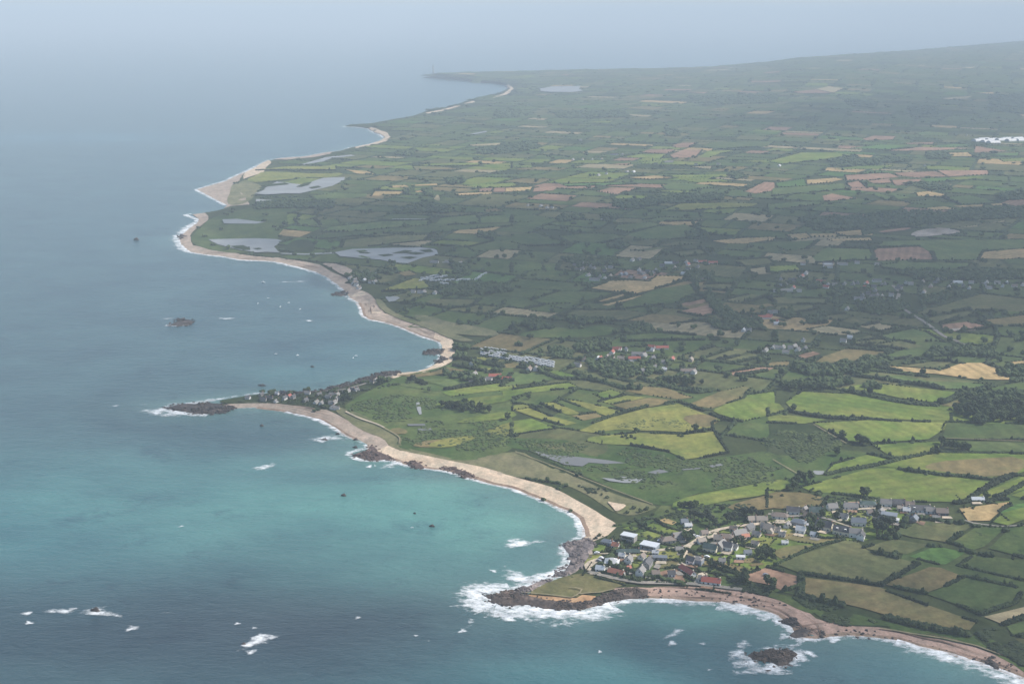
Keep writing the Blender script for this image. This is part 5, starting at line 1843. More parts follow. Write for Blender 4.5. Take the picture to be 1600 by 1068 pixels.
# woods: single trees where they show large, one dark mass of crowns where they do not
WOODS = '''
T3,2 1150,440 1200,390 1300,330 1400,330 1600,320 1720,340 1720,500 1600,515 1500,500 1340,500 1250,480 1150,460
T3,2 1280,510 1340,490 1365,520 1300,528
T3,2 60,300 100,272 250,252 500,240 520,270 400,300 220,312
T3,2 120,160 280,140 400,150 620,110 780,120 640,180 500,210 300,220 180,190
T3,2 1000,60 1250,42 1400,52 1420,108 1200,95 1000,100
T3,2 1435,200 1500,172 1600,162 1700,170 1700,228 1480,220
T3,2 100,880 200,850 300,865 180,905
T3,2 560,285 640,270 700,285 690,298
T2,2 480,130 580,122 740,152 800,180 760,225 620,228 500,190
T2,2 800,150 920,140 960,200 840,215
T2,2 970,125 1010,140 1000,185 960,170
T2,2 420,25 520,0 620,12 620,55 480,68 360,60
T2,2 230,62 300,52 400,80 360,110 260,105
T2,2 940,230 1100,245 1200,270 1100,290 980,270
T1,2 1240,90 1280,82 1310,95 1250,118
T1,2 1150,195 1330,217 1450,263 1370,275 1290,250 1180,215
T1,2 780,245 830,250 800,268 740,268
T1,2 530,360 575,345 580,370 540,375
T1,2 1080,395 1250,400 1400,410 1500,450 1300,440
T1,2 1230,40 1330,45 1320,62 1240,60
T1,1 0,205 130,195 480,190 480,238 150,235 0,243
T1,1 960,225 1050,197 1220,230 1200,268 1000,268 850,260
T1,1 1180,55 1290,42 1300,78 1210,93
T1,1 920,118 990,115 980,150 930,150
T1,1 1050,120 1110,125 1100,160 1050,150
T1,1 770,640 850,622 900,640 860,650
T1,1 1210,582 1330,590 1350,658 1240,650
T1,1 1120,742 1330,702 1600,720 1600,758 1300,788 1160,770
T1,1 1380,390 1500,396 1480,428 1400,420
T1,1 560,660 640,640 760,660 740,700 640,690
T2,1 280,302 330,282 430,282 450,308 300,323
T2,1 550,280 640,276 690,300 580,310
T2,1 600,470 700,452 730,480 640,498
T2,1 300,562 420,542 620,562 700,598 560,598 400,588
T2,1 1080,650 1120,627 1250,650 1240,698 1100,698
T2,1 620,182 760,202 1000,152 1330,152 1320,188 950,208 760,243 640,228
T2,1 1350,30 1420,17 1480,40 1400,58
T2,1 1100,396 1200,386 1240,420 1090,428
T2,1 340,912 480,932 650,942 560,955 440,965 360,950
T2,1 60,952 180,942 260,988 120,998
T2,1 680,1002 780,972 900,992 920,1005 700,1028
T2,1 1230,760 1330,860 1460,960 1400,990 1280,900 1180,780
T2,1 1180,920 1300,960 1560,940 1580,1000 1300,1000
T3,1 200,302 330,292 600,290 760,257 960,262 1140,272 1250,242 1700,230 1700,290 1200,318 900,348 640,363 300,378 230,340
T3,1 560,832 700,802 820,832 880,868 700,908 580,878
T3,1 940,802 1100,772 1170,790 1100,828 960,840
T3,1 190,682 240,672 240,730 190,720
T3,1 370,762 480,742 540,770 420,798
T3,1 800,642 1000,622 1150,650 1500,622 1650,650 1650,678 1000,688
T3,1 850,82 1000,82 1150,102 1150,128 1000,123
T3,1 1430,152 1650,112 1650,178 1450,190
T3,1 80,880 160,872 160,928 90,928
T3,1 240,922 350,902 360,958 260,958
T3,1 240,720 300,700 330,740 260,748
T3,0 380,1002 540,972 560,1000 800,992 880,1010 620,1038 400,1050
T3,0 980,962 1110,952 1130,998 1000,998
T3,0 1280,982 1360,972 1370,998
T3,0 1390,600 1700,590 1700,720 1400,700
T3,0 880,672 1080,662 1050,738 900,738
T3,0 480,620 700,640 650,680 500,660
T2,0 1090,602 1640,592 1640,648 1200,658
T2,0 250,702 700,692 740,738 300,738
T2,0 960,802 1050,822 1040,858 960,850
T2,0 0,902 160,882 170,928 0,958
T1,0 1500,692 1640,682 1640,738 1500,738
T1,0 1380,930 1560,910 1600,960 1400,970
T1,0 900,950 1000,940 980,980 880,975
T2,3 1560,470 1620,440 1640,490 1600,500
T2,3 1400,395 1480,440 1560,500 1500,470 1420,430
'''
CS, SS = [], []
cand = []
for ln in WOODS.strip().splitlines():
    P = px(ln)
    W = ground(P)
    r = float(dist(W).mean())
    sp = max(6.5, r * 0.0034)
    lo, hi = W.min(0), W.max(0)
    gx, gy = np.meshgrid(np.arange(lo[0], hi[0], sp), np.arange(lo[1], hi[1], sp))
    g = np.stack([gx.ravel(), gy.ravel()], 1) + RNG.uniform(-.42, .42, (gx.size, 2)) * sp
    g = g[in_poly(g, rough_edge(W, r * 0.003))]
    cand += [(p, r, sp) for p in g]
# trees standing in the hedgerows and about the farms
lone = RNG.uniform([300, 130], [1650, 800], (2600, 2))
lw = ground(lone)
wet = np.zeros(len(lone), bool)
for ln in PONDS.strip().splitlines():
    wet |= in_poly(lone, px(ln.split(None, 1)[1]))
fld = np.zeros(len(lone), bool)
for _, P in traced(FIELDS):
    fld |= in_poly(lone, P)
beachy = np.zeros(len(lone), bool)
for c_, P in list(traced(BEACHES)) + [z for z in traced(ZONES) if z[0][0] in 'nmy']:
    beachy |= in_poly(lone, P)
lk = in_poly(lw, LAND) & (line_dist(lw, COAST) > 45) & ~wet & ~fld & ~beachy & (RNG.random(len(lone)) < np.where(lone[:, 1] > 600, .05, .8))
cand += [(p, np.hypot(*p), max(6.0, np.hypot(*p) * 0.003)) for p in lw[lk]]
cand.sort(key=lambda t: np.hypot(*t[0]))
n_single = 0
for p, r, sp in cand:
    q = to_px(np.array([[p[0], p[1], float(H([p])[0]) + 2]]))[0]
    vis = -5 < q[0] < 1605 and q[1] < 1070
    if vis and n_single < 190:
        plant('broad', p[0], p[1], RNG.uniform(.75, 1.2), q)
        n_single += 1
    elif -90 < q[0] < 1700:
        k = 4 if r < 2600 else 3
        s = sp * 0.62
        hgt = RNG.uniform(5, 9)
        c = np.column_stack([p[0] + RNG.uniform(-.45, .45, k) * sp, p[1] + RNG.uniform(-.45, .45, k) * sp, float(H([p])[0]) + hgt * RNG.uniform(.3, .72, k)])
        CS.append(c)
        SS.append(np.column_stack([s * RNG.uniform(.5, .95, k), s * RNG.uniform(.5, .95, k), hgt * RNG.uniform(.28, .45, k)]))
V, F = clumps(np.vstack(CS), np.vstack(SS), 0.33)
tag(mesh_obj('woodland', V, F, M_TREE), 'dark woods and copses merging over the plain', None, None, 'stuff')

# rough low scrub over the marsh, the spit and the bank above the shingle
def scrub(P, n, s0, s1, mat, label):
    W = ground(P)
    lo, hi = W.min(0), W.max(0)
    g = RNG.uniform(lo, hi, (n * 4, 2))
    g = g[in_poly(g, W)]
    f = fbm(g[:, 0] / 40, g[:, 1] / 40, 71, 4)
    g = g[f > np.quantile(f, 0.45)][:n]
    s = RNG.uniform(s0, s1, len(g))
    V, F = clumps(np.column_stack([g, H(g) + 0.4 + 0.15 * s]), np.column_stack([s, s * RNG.uniform(.7, 1.3, len(s)), s * RNG.uniform(.3, .55, len(s))]), 0.33)
    tag(mesh_obj('scrub', V, F, mat), label, None, None, 'stuff')
M_REED = leaf_mat('reed_tufts', (0.032, 0.054, 0.016), (0.062, 0.082, 0.028), 0.05)
scrub(px('T2,2 120,690 350,800 600,905 900,1020 1120,950 1590,870 1700,720 1400,720 1085,750 750,660 470,635 0,610'), 1500, 0.7, 2.0, M_REED, 'tufts of reed and rush in the marsh')
scrub(px('T3,2 0,510 120,500 290,522 490,640 330,720 180,800 0,900 -60,700'), 900, 0.7, 2.2, M_REED, 'tufts of rush on the wet pasture')
scrub(px('T1,2 560,440 640,370 900,330 1250,380 1600,420 1600,640 1400,690 1000,660 900,600 700,510'), 1100, 0.8, 2.2, M_REED, 'tussocks on the rough pasture')
scrub(px('400,617 437,615 500,610 550,601 600,589 612,604 560,613 535,634 500,640 475,632 437,629 360,629'), 420, 0.8, 1.9, M_HEDGE, 'dark thicket around the houses on the spit')
scrub(px('T3,3 150,520 400,580 700,690 520,708 390,690 310,650 200,560'), 260, 1.0, 2.2, M_HEDGE, 'dark bramble on the bank above the shingle')
scrub(px('T3,3 1260,770 1440,705 1600,830 1600,960 1400,850'), 200, 1.4, 3.0, M_HEDGE, 'dark thicket in the bottom right corner')
scrub(px('T2,3 1290,400 1340,375 1420,395 1500,435 1600,485 1600,520 1380,478 1260,455'), 160, 1.2, 2.6, M_HEDGE, 'dark bushes between the village and the pink field')
scrub(px('T2,2 430,905 620,935 600,960 480,940'), 60, 0.8, 1.8, M_HEDGE, 'dark gorse on the dune')
scrub(px('T2,3 600,90 860,20 1130,-50 1500,-50 1500,-15 1300,50 1000,30 800,60'), 170, 1.0, 2.2, M_HEDGE, 'dark bushes along the back of the village')
scrub(px('T3,2 0,930 200,955 700,990 1100,1010 1050,1030 700,1040 330,1030 100,1000'), 160, 1.0, 2.0, M_HEDGE, 'dark bushes behind the village gardens')
scrub(px('T2,3 830,20 1060,5 1600,60 1600,260 1440,330 1290,380 1120,430 900,440 640,400 500,350 480,230 700,110'), 260, 0.8, 2.0, M_HEDGE, 'garden shrubs between the houses of the shore village')
scrub(px('T3,3 -60,60 200,-20 560,-40 760,20 560,120 480,170 330,200 60,310 0,200'), 220, 0.8, 2.0, M_HEDGE, 'garden shrubs between the houses at the back of the village')
scrub(px('T2,2 640,545 720,495 860,465 1090,505 1130,545 900,566'), 220, 0.7, 1.6, M_REED, 'rushes in the damp heart of the pasture')

# ------------------------------------------------------------------ houses
def boxv(x0, x1, y0, y1, z0, z1):
    return [(x0, y0, z0), (x1, y0, z0), (x1, y1, z0), (x0, y1, z0), (x0, y0, z1), (x1, y0, z1), (x1, y1, z1), (x0, y1, z1)], \
           [(3, 2, 1, 0), (4, 5, 6, 7), (0, 1, 5, 4), (1, 2, 6, 5), (2, 3, 7, 6), (3, 0, 4, 7)]

def joined(parts):
    V, F = [], []
    for v, f in parts:
        F += [tuple(i + len(V) for i in q) for q in f]
        V += list(v)
    return V, F

def gable_body(l, w, h, rise):
    """Walls with their two gables."""
    a, b = l / 2, w / 2
    V = [(-a, -b, -1), (a, -b, -1), (a, b, -1), (-a, b, -1), (-a, -b, h), (a, -b, h), (a, b, h), (-a, b, h), (-a, 0, h + rise), (a, 0, h + rise)]
    F = [(0, 1, 5, 4), (1, 2, 6, 9, 5), (2, 3, 7, 6), (3, 0, 4, 8, 7), (4, 5, 9, 8), (6, 7, 8, 9)]
    return V, F

def gable_roof(l, w, h, rise, o=0.35, t=0.22):
    a, b = l / 2 + o, w / 2
    s = rise / b
    be = b + o
    ze = h - s * o
    V = []
    for x in (-a, a):
        V += [(x, -be, ze + .06), (x, 0, h + rise + .06), (x, be, ze + .06), (x, be, ze + t), (x, 0, h + rise + t + .05), (x, -be, ze + t)]
    F = [(0, 1, 2, 3, 4, 5)[::-1], (6, 7, 8, 9, 10, 11)] + [(i, (i + 1) % 6, 6 + (i + 1) % 6, 6 + i) for i in range(6)]
    return V, F

def hip_roof(l, w, h, rise, o=0.4):
    a, b = l / 2 + o, w / 2 + o
    r = max(a - b, 0.3)
    z = h - 0.12
    V = [(-a, -b, z), (a, -b, z), (a, b, z), (-a, b, z), (-a, -b, z + .16), (a, -b, z + .16), (a, b, z + .16), (-a, b, z + .16), (-r, 0, h + rise), (r, 0, h + rise)]
    F = [(3, 2, 1, 0), (0, 1, 5, 4), (1, 2, 6, 5), (2, 3, 7, 6), (3, 0, 4, 7), (4, 5, 9, 8), (5, 6, 9), (6, 7, 8, 9), (7, 4, 8)]
    return V, F

def make_house(q, l, w, h, roof, rcol, wcol, yaw, detail=2, dormer=False, wing=None):
    """A house standing where photo pixel q meets the ground: wall, roof (> chimney, dormer), windows (> pane), door."""
    l, w, h = l * 0.8, w * 0.78, h * 0.9
    g = ground([q])[0]
    z = float(H([g])[0])
    root = empty('house', (g[0], g[1], z), math.radians(yaw))
    rise = w * (0.46 if roof == 'gable' else 0.34)
    body, tops = [], []
    if roof == 'flat':
        body.append(boxv(-l / 2, l / 2, -w / 2, w / 2, -1, h))
        tops.append(boxv(-l / 2 - .35, l / 2 + .35, -w / 2 - .35, w / 2 + .35, h + .003, h + .38))
    elif roof == 'hip':
        body.append(boxv(-l / 2, l / 2, -w / 2, w / 2, -1, h - .13))
        tops.append(hip_roof(l, w, h, rise))
    else:
        body.append(gable_body(l, w, h, rise))
        tops.append(gable_roof(l, w, h, rise))
    if wing:                       # a lower gabled wing at right angles: (offset along the ridge, length, width)
        wx, wl, ww = wing
        wv, wf = gable_body(wl, ww, h * .86, ww * .42)
        rv, rf = gable_roof(wl, ww, h * .86, ww * .42)
        turn = lambda P: [(wx - y, x - w / 2 - wl / 2 + 0.8, zz) for x, y, zz in P]
        body.append((turn(wv), wf))
        tops.append((turn(rv), rf))
    mesh_obj('wall', *joined(body), WALLS[wcol], root)
    rf = mesh_obj('roof', *joined(tops), ROOFS[rcol], root)
    if detail >= 1 and roof != 'flat':
        zc = h + rise
        for x in ((-l / 2 + .5, l / 2 - .5) if l > 11 else (l / 2 - .5,)):
            mesh_obj('chimney', *boxv(x - .42, x + .42, -.36, .36, zc - 1.0, zc + .95), M_BRICK if wcol != 'white' else WALLS['cream'], rf)
    if detail >= 2:
        n = max(2, int(l / 3.4))
        for side in (-1, 1):
            for i in range(n):
                x = -l / 2 + l * (i + .5) / n
                y = side * w / 2
                if wing and side < 0 and abs(x - wing[0]) < wing[2] / 2 + .6:
                    continue
                if i == n // 2 and side < 0:
                    mesh_obj('door', *boxv(x - .5, x + .5, min(y, y + side * .07), max(y, y + side * .07), 0, 2.1), M_DOOR, root)
                    continue
                fw = mesh_obj('window', *boxv(x - .68, x + .68, min(y, y + side * .05), max(y, y + side * .05), .85, 2.25), M_FRAME, root)
                y2 = y + side * .053
                mesh_obj('pane', *boxv(x - .58, x + .58, min(y2, y2 + side * .02), max(y2, y2 + side * .02), .95, 2.15), M_GLASS, fw)
        if roof == 'gable':
            for e in (-1, 1):
                x = e * l / 2
                fw = mesh_obj('window', *boxv(min(x, x + e * .05), max(x, x + e * .05), -.6, .6, h - .1, h + 1.1), M_FRAME, root)
                x2 = x + e * .053
                mesh_obj('pane', *boxv(min(x2, x2 + e * .02), max(x2, x2 + e * .02), -.5, .5, h, h + 1.0), M_GLASS, fw)
        if roof == 'flat' and h > 4:
            for side in (-1, 1):
                y = side * w / 2
                fw = mesh_obj('window', *boxv(-l * .38, l * .38, min(y, y + side * .05), max(y, y + side * .05), h - 2.3, h - .6), M_FRAME, root)
                y2 = y + side * .053
                mesh_obj('pane', *boxv(-l * .37, l * .37, min(y2, y2 + side * .02), max(y2, y2 + side * .02), h - 2.2, h - .7), M_GLASS, fw)
    if dormer:
        for i in range(2):
            x = -l / 4 + i * l / 2
            for side in (-1,):
                dm = mesh_obj('dormer', *joined([boxv(x - .8, x + .8, side * w * .42, side * w * .12, h + .25, h + rise * .62)]), WALLS['white'], rf)
                yy = side * w * .42
                mesh_obj('pane', *boxv(x - .55, x + .55, yy - .025, yy - .003, h + .55, h + rise * .62 - .25), M_GLASS, root)
    return root

R_NAME = {'slate': 'dark slate', 'grey': 'grey', 'red': 'red-tiled', 'brown': 'brown', 'green': 'dark green', 'blue': 'blue-grey', 'white': 'flat white', 'orange': 'orange-red', 'beige': 'beige', 'pale': 'pale sheet'}
def reg_house(root, roof_form, rcol, wcol, l, place, q, group, noun=('house', 'houses')):
    size = 'long ' if l > 15.5 else 'small ' if l < 7.5 else ''
    look = f"{size}{R_NAME[rcol]}-roofed {wcol}" if roof_form != 'flat' else f"{size}flat-roofed {wcol}"
    register(root, look, noun[0], noun[1], place, 'house', group, q)
for ln in NEAR.strip().splitlines():
    t = ln.split()
    q = [float(a) for a in t[0].split(',')]
    l, w, h = (float(a) for a in t[1:4])
    o = make_house(q, l, w, h, t[4], t[5], t[6], float(t[7]), 2, 'd' in t[8], (l * .2, 3.5, 4.5) if 'w' in t[8] else None)
    reg_house(o, t[4], t[5], t[6], l, 'in the shore village', q, 'houses of the shore village')

# the other hamlets: spots in crops of the photograph, 'origin x,y enlargement | spots with letter codes (w white gable, r red, g grey, b brown, l long)'
HAMLETS = '''
on the rocky spit;380,570,6.667;50,352w 190,322g 350,312w 410,302g 470,307g 290,362g 350,387w 430,357w 480,337r 520,347g 650,382g 670,307w 790,322g 760,402w 815,412w 890,347w 930,322w 980,322w 975,362w 920,407w 950,402w 930,457w 970,462w 1060,300w 1090,287w 1140,272g 1180,272w 1340,192g 1380,172w 210,372g 250,352g
in the red-roofed hamlet;880,520,6.667;405,385gl 200,292w 360,287w 385,282r 550,187r 510,217r 580,182r 500,262b 600,282b 740,287rl 780,240wl 840,252w 910,192w 920,167r 1030,172rl 930,277g 1050,322w 1135,287r 700,412w 1300,412wl 1360,427w 1330,297b 150,352w 700,322g 830,412g 650,190w 950,377g 1050,397w 460,265b 560,300b
beside the wheat field;880,390,6.667;130,172g 230,162w 260,157g 200,212g 155,222w 290,187g 320,207g 430,207w 495,197w 430,237g 260,277w 325,325wl 430,312w 490,284b 380,292g 600,272u 650,267u 790,222w 800,252g 830,262g 850,302w 880,242g 930,252g 960,222g 1100,152wl 1130,152g 1180,152g 1280,142w 1380,132w 1450,142rl 1300,167r 1560,152rl 1400,192g 1300,217w 1350,237g 1250,262w 1400,332wl 720,122w 790,112g 1030,182g 1160,202b 700,302g
in the long terraced village;1190,400,6.667;150,377w 260,372wl 390,377w 460,192w 420,222r 600,277r 640,287r 690,312w 760,312w 800,342g 670,337r 340,262g 300,267g 200,252g 180,322u 250,312g 330,342r 860,302g 950,302g 1000,292g 1090,297r 1080,342r 1200,270wl 1170,332g 1180,372g 1250,312g 1280,302g 1130,442g 1050,462w 1050,422g 990,457w 1110,402g 1160,432g 1200,422g 1250,432w 1350,422w 1440,332g 1500,292w 1550,302w 1200,97w 995,82w 430,92w 690,92wl 690,107wl 690,122wl 840,97wl
in the row of gabled houses;1400,400,8;335,330w 170,360w 430,392p 490,345g 520,315g 660,398w 700,375w 770,344wl 840,388g 940,345w 915,415w 1130,345w 1100,375w 1160,414w 1265,350w 1385,350w 1330,390w 1480,390w 1580,375w 345,462w 20,422g 60,432g
below the terraced village;1100,470,6.667;395,277w 410,322w 465,317w 480,202r 630,187rl 680,172r 740,227r 755,252w 690,132w 740,132w 600,537w 640,527w 720,502w 760,502w 820,497w 900,502w 940,492w 1030,427w 1050,512g 975,527w 1490,97w 1450,432w 1520,392w 850,552w
at the farm below the caravan park;690,530,6.667;555,400rl 495,435w 660,428rl 320,264w 280,378g 340,382w 420,448w 320,468g 910,325w 980,322w
at the lagoon shore;540,400,6.667;50,242w 80,234w 100,262w 120,272w 90,292w 110,312w 140,342w 195,267w 260,282w 305,282w 705,384w 780,388w 815,388w 930,398w 210,190wl 925,72wl 1080,70wl 1195,88w
in the far sunlit belt;800,0,4;640,972wl 690,970w 380,1002w 440,1002w 500,1002w 560,1000w 430,880w 980,1017wl 1150,1032w 1290,1030w 900,1030g 1670,1042w 2580,1040w 2840,850w 540,1100w 590,1090w 720,1080w 760,1080w 560,1380w 220,1303w 250,1303w 180,1293w 100,1288w
'''
WMAP = {'w': ('grey', 'pale'), 'g': ('slate', 'grey'), 'r': ('red', 'pale'), 'b': ('beige', 'beige'), 'u': ('blue', 'blue'), 'p': ('grey', 'pink')}
for ln in HAMLETS.strip().splitlines():
    place, org, spots = ln.split(';')
    ox, oy, k = (float(a) for a in org.split(','))
    for s in spots.split():
        c = s.lstrip('0123456789,.')
        x, y = (float(a) for a in s[:len(s) - len(c)].split(','))
        q = (ox + x / k, oy + y / k)
        g = ground([q])[0]
        r = np.hypot(*g)
        rc, wc_ = WMAP[c[0]]
        if c[0] == 'w' and RNG.random() < 0.4:
            rc = RNG.choice(['slate', 'pale', 'brown'])
        l = (RNG.uniform(20, 28) if 'l' in c else RNG.uniform(9, 13)) * (0.82 if r < 3000 else 1.05)
        w = (RNG.uniform(7, 8.5)) * (0.82 if r < 3000 else 1.05)
        # whitewashed gable ends face the sea in most of these hamlets
        yaw = RNG.choice([-24, 62, 70, 55, -10]) + RNG.uniform(-8, 8) if 'l' not in c else RNG.uniform(-14, 8)
        if 'spit' in place:
            l, w = l * .8, w * .75
        o = make_house(q, l, w, RNG.uniform(2.1, 2.6) if 'spit' in place else RNG.uniform(2.5, 3.3), 'gable', rc, wc_, yaw, 1 if r < 2200 else 0)
        reg_house(o, 'gable', rc, wc_, l if r < 3000 else 10, place, q, f'houses {place}')
        # trees in the gardens
        for _ in range(1):
            p = g + RNG.uniform(-1, 1, 2) * (13 + r * .004) + np.array([0, 6])
            kk = 3
            hgt = RNG.uniform(2.5, 5)
            CS.append(np.column_stack([p[0] + RNG.uniform(-3, 3, kk), p[1] + RNG.uniform(-3, 3, kk), float(H([p])[0]) + hgt * RNG.uniform(.3, .6, kk)]))
            SS.append(np.column_stack([RNG.uniform(2, 4, kk), RNG.uniform(2, 4, kk), hgt * RNG.uniform(.3, .5, kk)]))
n0 = len(CS) - 420
V, F = clumps(np.vstack(CS[max(0, n0):]), np.vstack(SS[max(0, n0):]), 0.33)
tag(mesh_obj('woodland', V, F, M_TREE), 'garden trees among the hamlets', None, None, 'stuff')

# ------------------------------------------------------------------ caravan parks
def make_caravan():
    root = empty('caravan', (0, 0, 0))
    l, w, h = 5.2, 2.3, 2.4
    V = [(-l / 2, -w / 2, .35), (l / 2, -w / 2, .35), (l / 2, w / 2, .35), (-l / 2, w / 2, .35), (-l / 2 - .12, -w / 2, h * .82), (l / 2 + .12, -w / 2, h * .82), (l / 2 + .12, w / 2, h * .82), (-l / 2 - .12, w / 2, h * .82)]
    mesh_obj('body', V, [(3, 2, 1, 0), (4, 5, 6, 7), (0, 1, 5, 4), (1, 2, 6, 5), (2, 3, 7, 6), (3, 0, 4, 7)], M_CARAVAN, root)
    a, b = l / 2 + .25, w / 2 + .15
    z = h * .82 + .004
    mesh_obj('roof', [(-a, -b, z), (a, -b, z), (a, b, z), (-a, b, z), (-a, 0, z + .55), (a, 0, z + .55)], [(3, 2, 1, 0), (0, 1, 5, 4), (2, 3, 4, 5), (1, 2, 5), (3, 0, 4)], ROOFS['pale'], root)
    for x in (-1.7, -.5, 1.8):
        mesh_obj('window', *boxv(x - .45, x + .45, -w / 2 - .03, -w / 2 - .002, 1.05, 1.75), M_GLASS, root)
    mesh_obj('door', *boxv(.35, .95, -w / 2 - .035, -w / 2 - .002, .4, 2.0), M_DOOR, root)
    for y in (-.95, .95):
        mesh_obj('wheel', *boxv(-.3, .3, y - .1, y + .1, -.3, .34), M_RUBBER, root)
    return root
M_CARAVAN = plain('caravan_panel', (0.62, 0.63, 0.63), 0.4)
first_caravan = make_caravan()
n_car = 0
def place_caravan(q, yaw, look, place, group):
    global n_car
    o = first_caravan if n_car == 0 else copy_tree(first_caravan)
    n_car += 1
    g = ground([q])[0]
    o.location = (g[0], g[1], float(H([g])[0]) + .3)
    o.rotation_euler.z = math.radians(yaw)
    register(o, look, 'caravan', 'caravans', place, 'caravan', group, q)
for row in range(5):
    n = 23 if row < 4 else 9
    for i in range(n):
        u = i / 22
        zx, zy = (425 + u * 730, 166 + u * 128 - row * 17) if row < 4 else (440 + u * 700, 96 + u * 90)
        if (row == 3 and 0.35 < u < 0.55) or RNG.random() < 0.12:
            continue
        q = (690 + (zx + RNG.uniform(-4, 4)) / 6.667, 530 + (zy + RNG.uniform(-2, 2)) / 6.667)
        place_caravan(q, -52 + RNG.uniform(-4, 4), 'white', f"in the {('front', 'second', 'third', 'fourth', 'back')[row]} row above the curved beach", 'caravans in the park above the curved beach')
for a, b, n, nm in (((780, 262), (1050, 212), 11, 'upper left row'), ((800, 240), (960, 205), 6, 'topmost row'), ((1000, 292), (1240, 302), 11, 'lower row'), ((1270, 300), (1450, 190), 9, 'rising right row'), ((1170, 256), (1280, 250), 6, 'middle row'), ((900, 262), (1110, 256), 8, 'inner left row')):
    for i in range(n):
        u = i / (n - 1)
        q = (540 + (a[0] + (b[0] - a[0]) * u + RNG.uniform(-8, 8)) / 6.667, 400 + (a[1] + (b[1] - a[1]) * u + RNG.uniform(-5, 5)) / 6.667)
        place_caravan(q, RNG.choice([-20, 40, 5]), 'white', f'in the {nm} of the lagoon park', 'caravans in the park by the lagoons')

# ------------------------------------------------------------------ polytunnels, boats, cars, the lighthouse
def make_tunnel(q, l, w, yaw, label):
    g = ground([q])[0]
    root = empty('polytunnel', (g[0], g[1], float(H([g])[0])), math.radians(yaw))
    V, F = [], []
    n = 10
    for x in (-l / 2, l / 2):
        for i in range(n + 1):
            a = math.pi * i / n
            V.append((x, w / 2 * math.cos(a), w * .42 * math.sin(a) - .2))
    for i in range(n):
        F.append((i, i + 1, n + 2 + i, n + 1 + i))
    mesh_obj('cover', V, F + [tuple(range(n + 1))[::-1], tuple(range(n + 1, 2 * n + 2))], ROOFS['pale'], root)
    mesh_obj('door', *boxv(l / 2 + .003, l / 2 + .1, -1.5, 1.5, 0, w * .3), M_DOOR, root)
    tag(root, label, 'polytunnel', 'white polytunnels at the right edge')
for i, (x, y) in enumerate(((1529, 221), (1536, 219.5), (1543, 222.5), (1549, 220), (1565, 220), (1573, 218.6), (1581, 221), (1589, 218.4), (1596, 220.5), (1552, 224))):
    make_tunnel((x, y), 40, 22, 24, f"white polytunnel, {'leftmost' if i == 0 else ordinal(i + 1) + ' built'} of the shining block at the far right edge" if i else 'leftmost white polytunnel of the shining block at the far right edge')

M_HULL = plain('boat_paint', (0.76, 0.77, 0.78), 0.35)
def make_boat(q, l, yaw, label):
    c = sea_pt([q])[0]
    root = empty('boat', (c[0], c[1], 0.0), math.radians(yaw))
    w = l * .34
    V, F = [], []
    st = [(-.5, .8, .75), (-.25, 1, .72), (.1, .95, .78), (.35, .6, .9), (.5, .04, 1.05)]
    for x, k, z in st:
        for y, zz in ((-.5 * k, z), (-.32 * k, -.25), (.32 * k, -.25), (.5 * k, z)):
            V.append((x * l, y * w, zz * l * .16))
    for i in range(len(st) - 1):
        for j in range(3):
            a = i * 4 + j
            F.append((a, a + 1, a + 5, a + 4))
        F.append((i * 4 + 3, i * 4, i * 4 + 4, i * 4 + 7))
    F += [(3, 2, 1, 0), (16, 17, 18, 19)]
    mesh_obj('hull', V, F, M_HULL, root)
    cb = mesh_obj('cabin', *boxv(-.12 * l, .16 * l, -.26 * w, .26 * w, .11 * l, .26 * l), M_FRAME, root)
    mesh_obj('window', *boxv(.16 * l + .003, .16 * l + .03, -.22 * w, .22 * w, .17 * l, .24 * l), M_GLASS, cb)
    mesh_obj('mast', *boxv(-.04 * l - .05, -.04 * l + .05, -.05, .05, .26 * l, .62 * l), M_FRAME, root)
    tag(root, label, 'boat', 'white boats moored off the beaches')
for x, y, l, yaw, lab in ((411, 441, 11, 170, 'white motorboat drawing a long pale wake off the lagoon beach'), (431, 553, 6, 20, 'small white boat moored beyond the spit, leftmost of the far bay boats'),
                          (465, 555, 6.5, 40, 'small white boat moored beyond the spit, second from left in the far bay'), (556, 556, 7, 10, 'white boat moored beyond the spit, rightmost of the far bay boats'),
                          (552, 559, 5, 70, 'small white boat just left of the rightmost far bay boat'), (644, 824, 4.0, 0, 'tiny white boat in the turquoise bay left of the black rock'),
                          (451, 473, 6.5, 30, 'white boat off the lagoon beach, rightmost of the nearer moored pair'), (438, 479, 6, 60, 'white boat off the lagoon beach, nearest of the moored cluster'),
                          (419, 466, 6.5, 15, 'white boat off the lagoon beach, farthest of the moored cluster'), (403, 474, 6, 80, 'white boat off the lagoon beach, leftmost of the moored cluster'),
                          (469, 483, 6, 45, 'white boat off the lagoon beach, closest to the shore rocks')):
    make_boat((x, y), l * 0.58, yaw, lab)

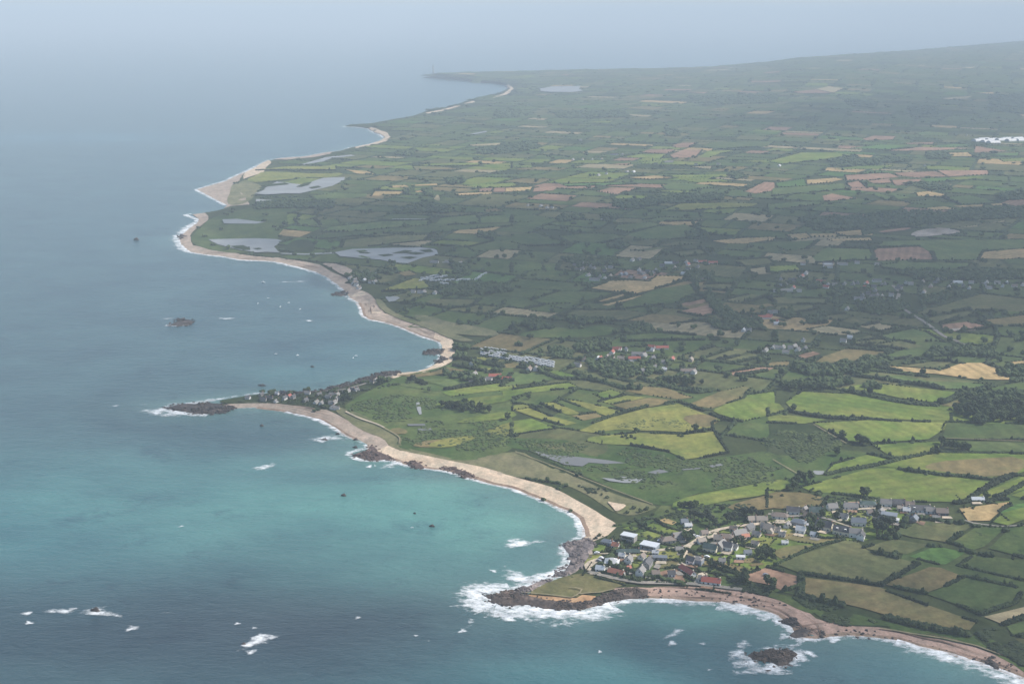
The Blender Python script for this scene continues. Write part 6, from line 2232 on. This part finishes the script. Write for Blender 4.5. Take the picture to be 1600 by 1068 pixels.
PAINT = {k: plain(f'{k}_car_paint', c, .3) for k, c in (('white', (.75, .75, .75)), ('grey', (.25, .26, .28)), ('blue', (.06, .11, .24)), ('red', (.38, .04, .04)))}
def make_car(q, yaw, colr, label):
    g = ground([q])[0]
    root = empty('car', (g[0], g[1], float(H([g])[0]) + 1.1), math.radians(yaw))
    prof = [(-2.1, .35), (-2.1, .9), (-1.5, 1.0), (-1.15, 1.45), (.35, 1.45), (.95, 1.0), (2.0, .85), (2.1, .35)]
    n = len(prof)
    V = [(x, y, z) for y in (-.85, .85) for x, z in prof]
    mesh_obj('body', V, [tuple(range(n)), tuple(range(n, 2 * n))[::-1]] + [((i + 1) % n, i, n + i, n + (i + 1) % n) for i in range(n)], PAINT[colr], root)
    for s in (-1, 1):
        mesh_obj('window', *boxv(-1.0, .25, s * .852 - .01, s * .852 + .012, 1.02, 1.38), M_GLASS, root)
    for x in (-1.3, 1.3):
        for y in (-.8, .8):
            v = [(x + .33 * math.cos(a), y + s * .11, .33 + .33 * math.sin(a)) for s in (-1, 1) for a in np.linspace(0, 2 * math.pi, 10, endpoint=False)]
            mesh_obj('wheel', v, [tuple(range(10))[::-1], tuple(range(10, 20))] + [(i, (i + 1) % 10, 10 + (i + 1) % 10, 10 + i) for i in range(10)], M_RUBBER, root)
    tag(root, label, 'car', 'cars parked in the shore village')
for x, y, yaw, c, lab in ((1083, 838.5, 30, 'white', 'white car parked beside the lane junction in the shore village'), (1090, 840.5, 30, 'white', 'white car by the lane junction, nearer the road bend'), (1079, 899, -20, 'blue', 'blue car at the foot of the long red barn'),
                          (1196, 900, 10, 'grey', 'grey car at the pink field corner'), (1031, 846.5, 20, 'white', 'white car before the hip-roofed brown house'), (940, 874, -30, 'white', 'white car beside the sandy car park edge'),
                          (936, 878, -30, 'grey', 'grey car on the bend of the sandy car park'), (933, 866, 10, 'white', 'white car on the lane above the sandy car park'), (1262, 822, 60, 'white', 'white car between the blue-grey and slate houses'),
                          (1366, 792, 10, 'white', 'white car beside the green-roofed house at the back'), (1478, 804, 0, 'red', 'red car on the forecourt right of the brown-roofed house'), (1105, 872, -20, 'white', 'white car on the grass right of the blue house')):
    make_car((x, y), yaw, c, lab)

lg = sea_pt([[677, 119.6]])[0]
lh = empty('lighthouse', (lg[0], lg[1], 1.0))
def turned(prof, n=16):
    V, F = [], []
    for r, z in prof:
        V += [(r * math.cos(2 * math.pi * i / n), r * math.sin(2 * math.pi * i / n), z) for i in range(n)]
    for k in range(len(prof) - 1):
        F += [(k * n + i, k * n + (i + 1) % n, k * n + n + (i + 1) % n, k * n + n + i) for i in range(n)]
    F += [tuple(range(n))[::-1], tuple(range((len(prof) - 1) * n, len(prof) * n))]
    return V, F
mesh_obj('tower', *turned([(7, -1), (5.6, 12), (4.6, 40), (4.2, 64)]), WALLS['grey'], lh)
mesh_obj('gallery', *turned([(5.4, 64.004), (5.6, 65.5), (5.6, 66.5), (4.6, 66.6)]), WALLS['grey'], lh)
lt = mesh_obj('lantern', *turned([(2.6, 66.604), (2.6, 71)]), M_GLASS, lh)
mesh_obj('dome', *turned([(3.0, 71.004), (2.2, 73), (.4, 74.5)]), WALLS['dark'], lt)
tag(lh, 'tall grey lighthouse faint in the haze on the farthest headland', 'lighthouse')
write_labels()
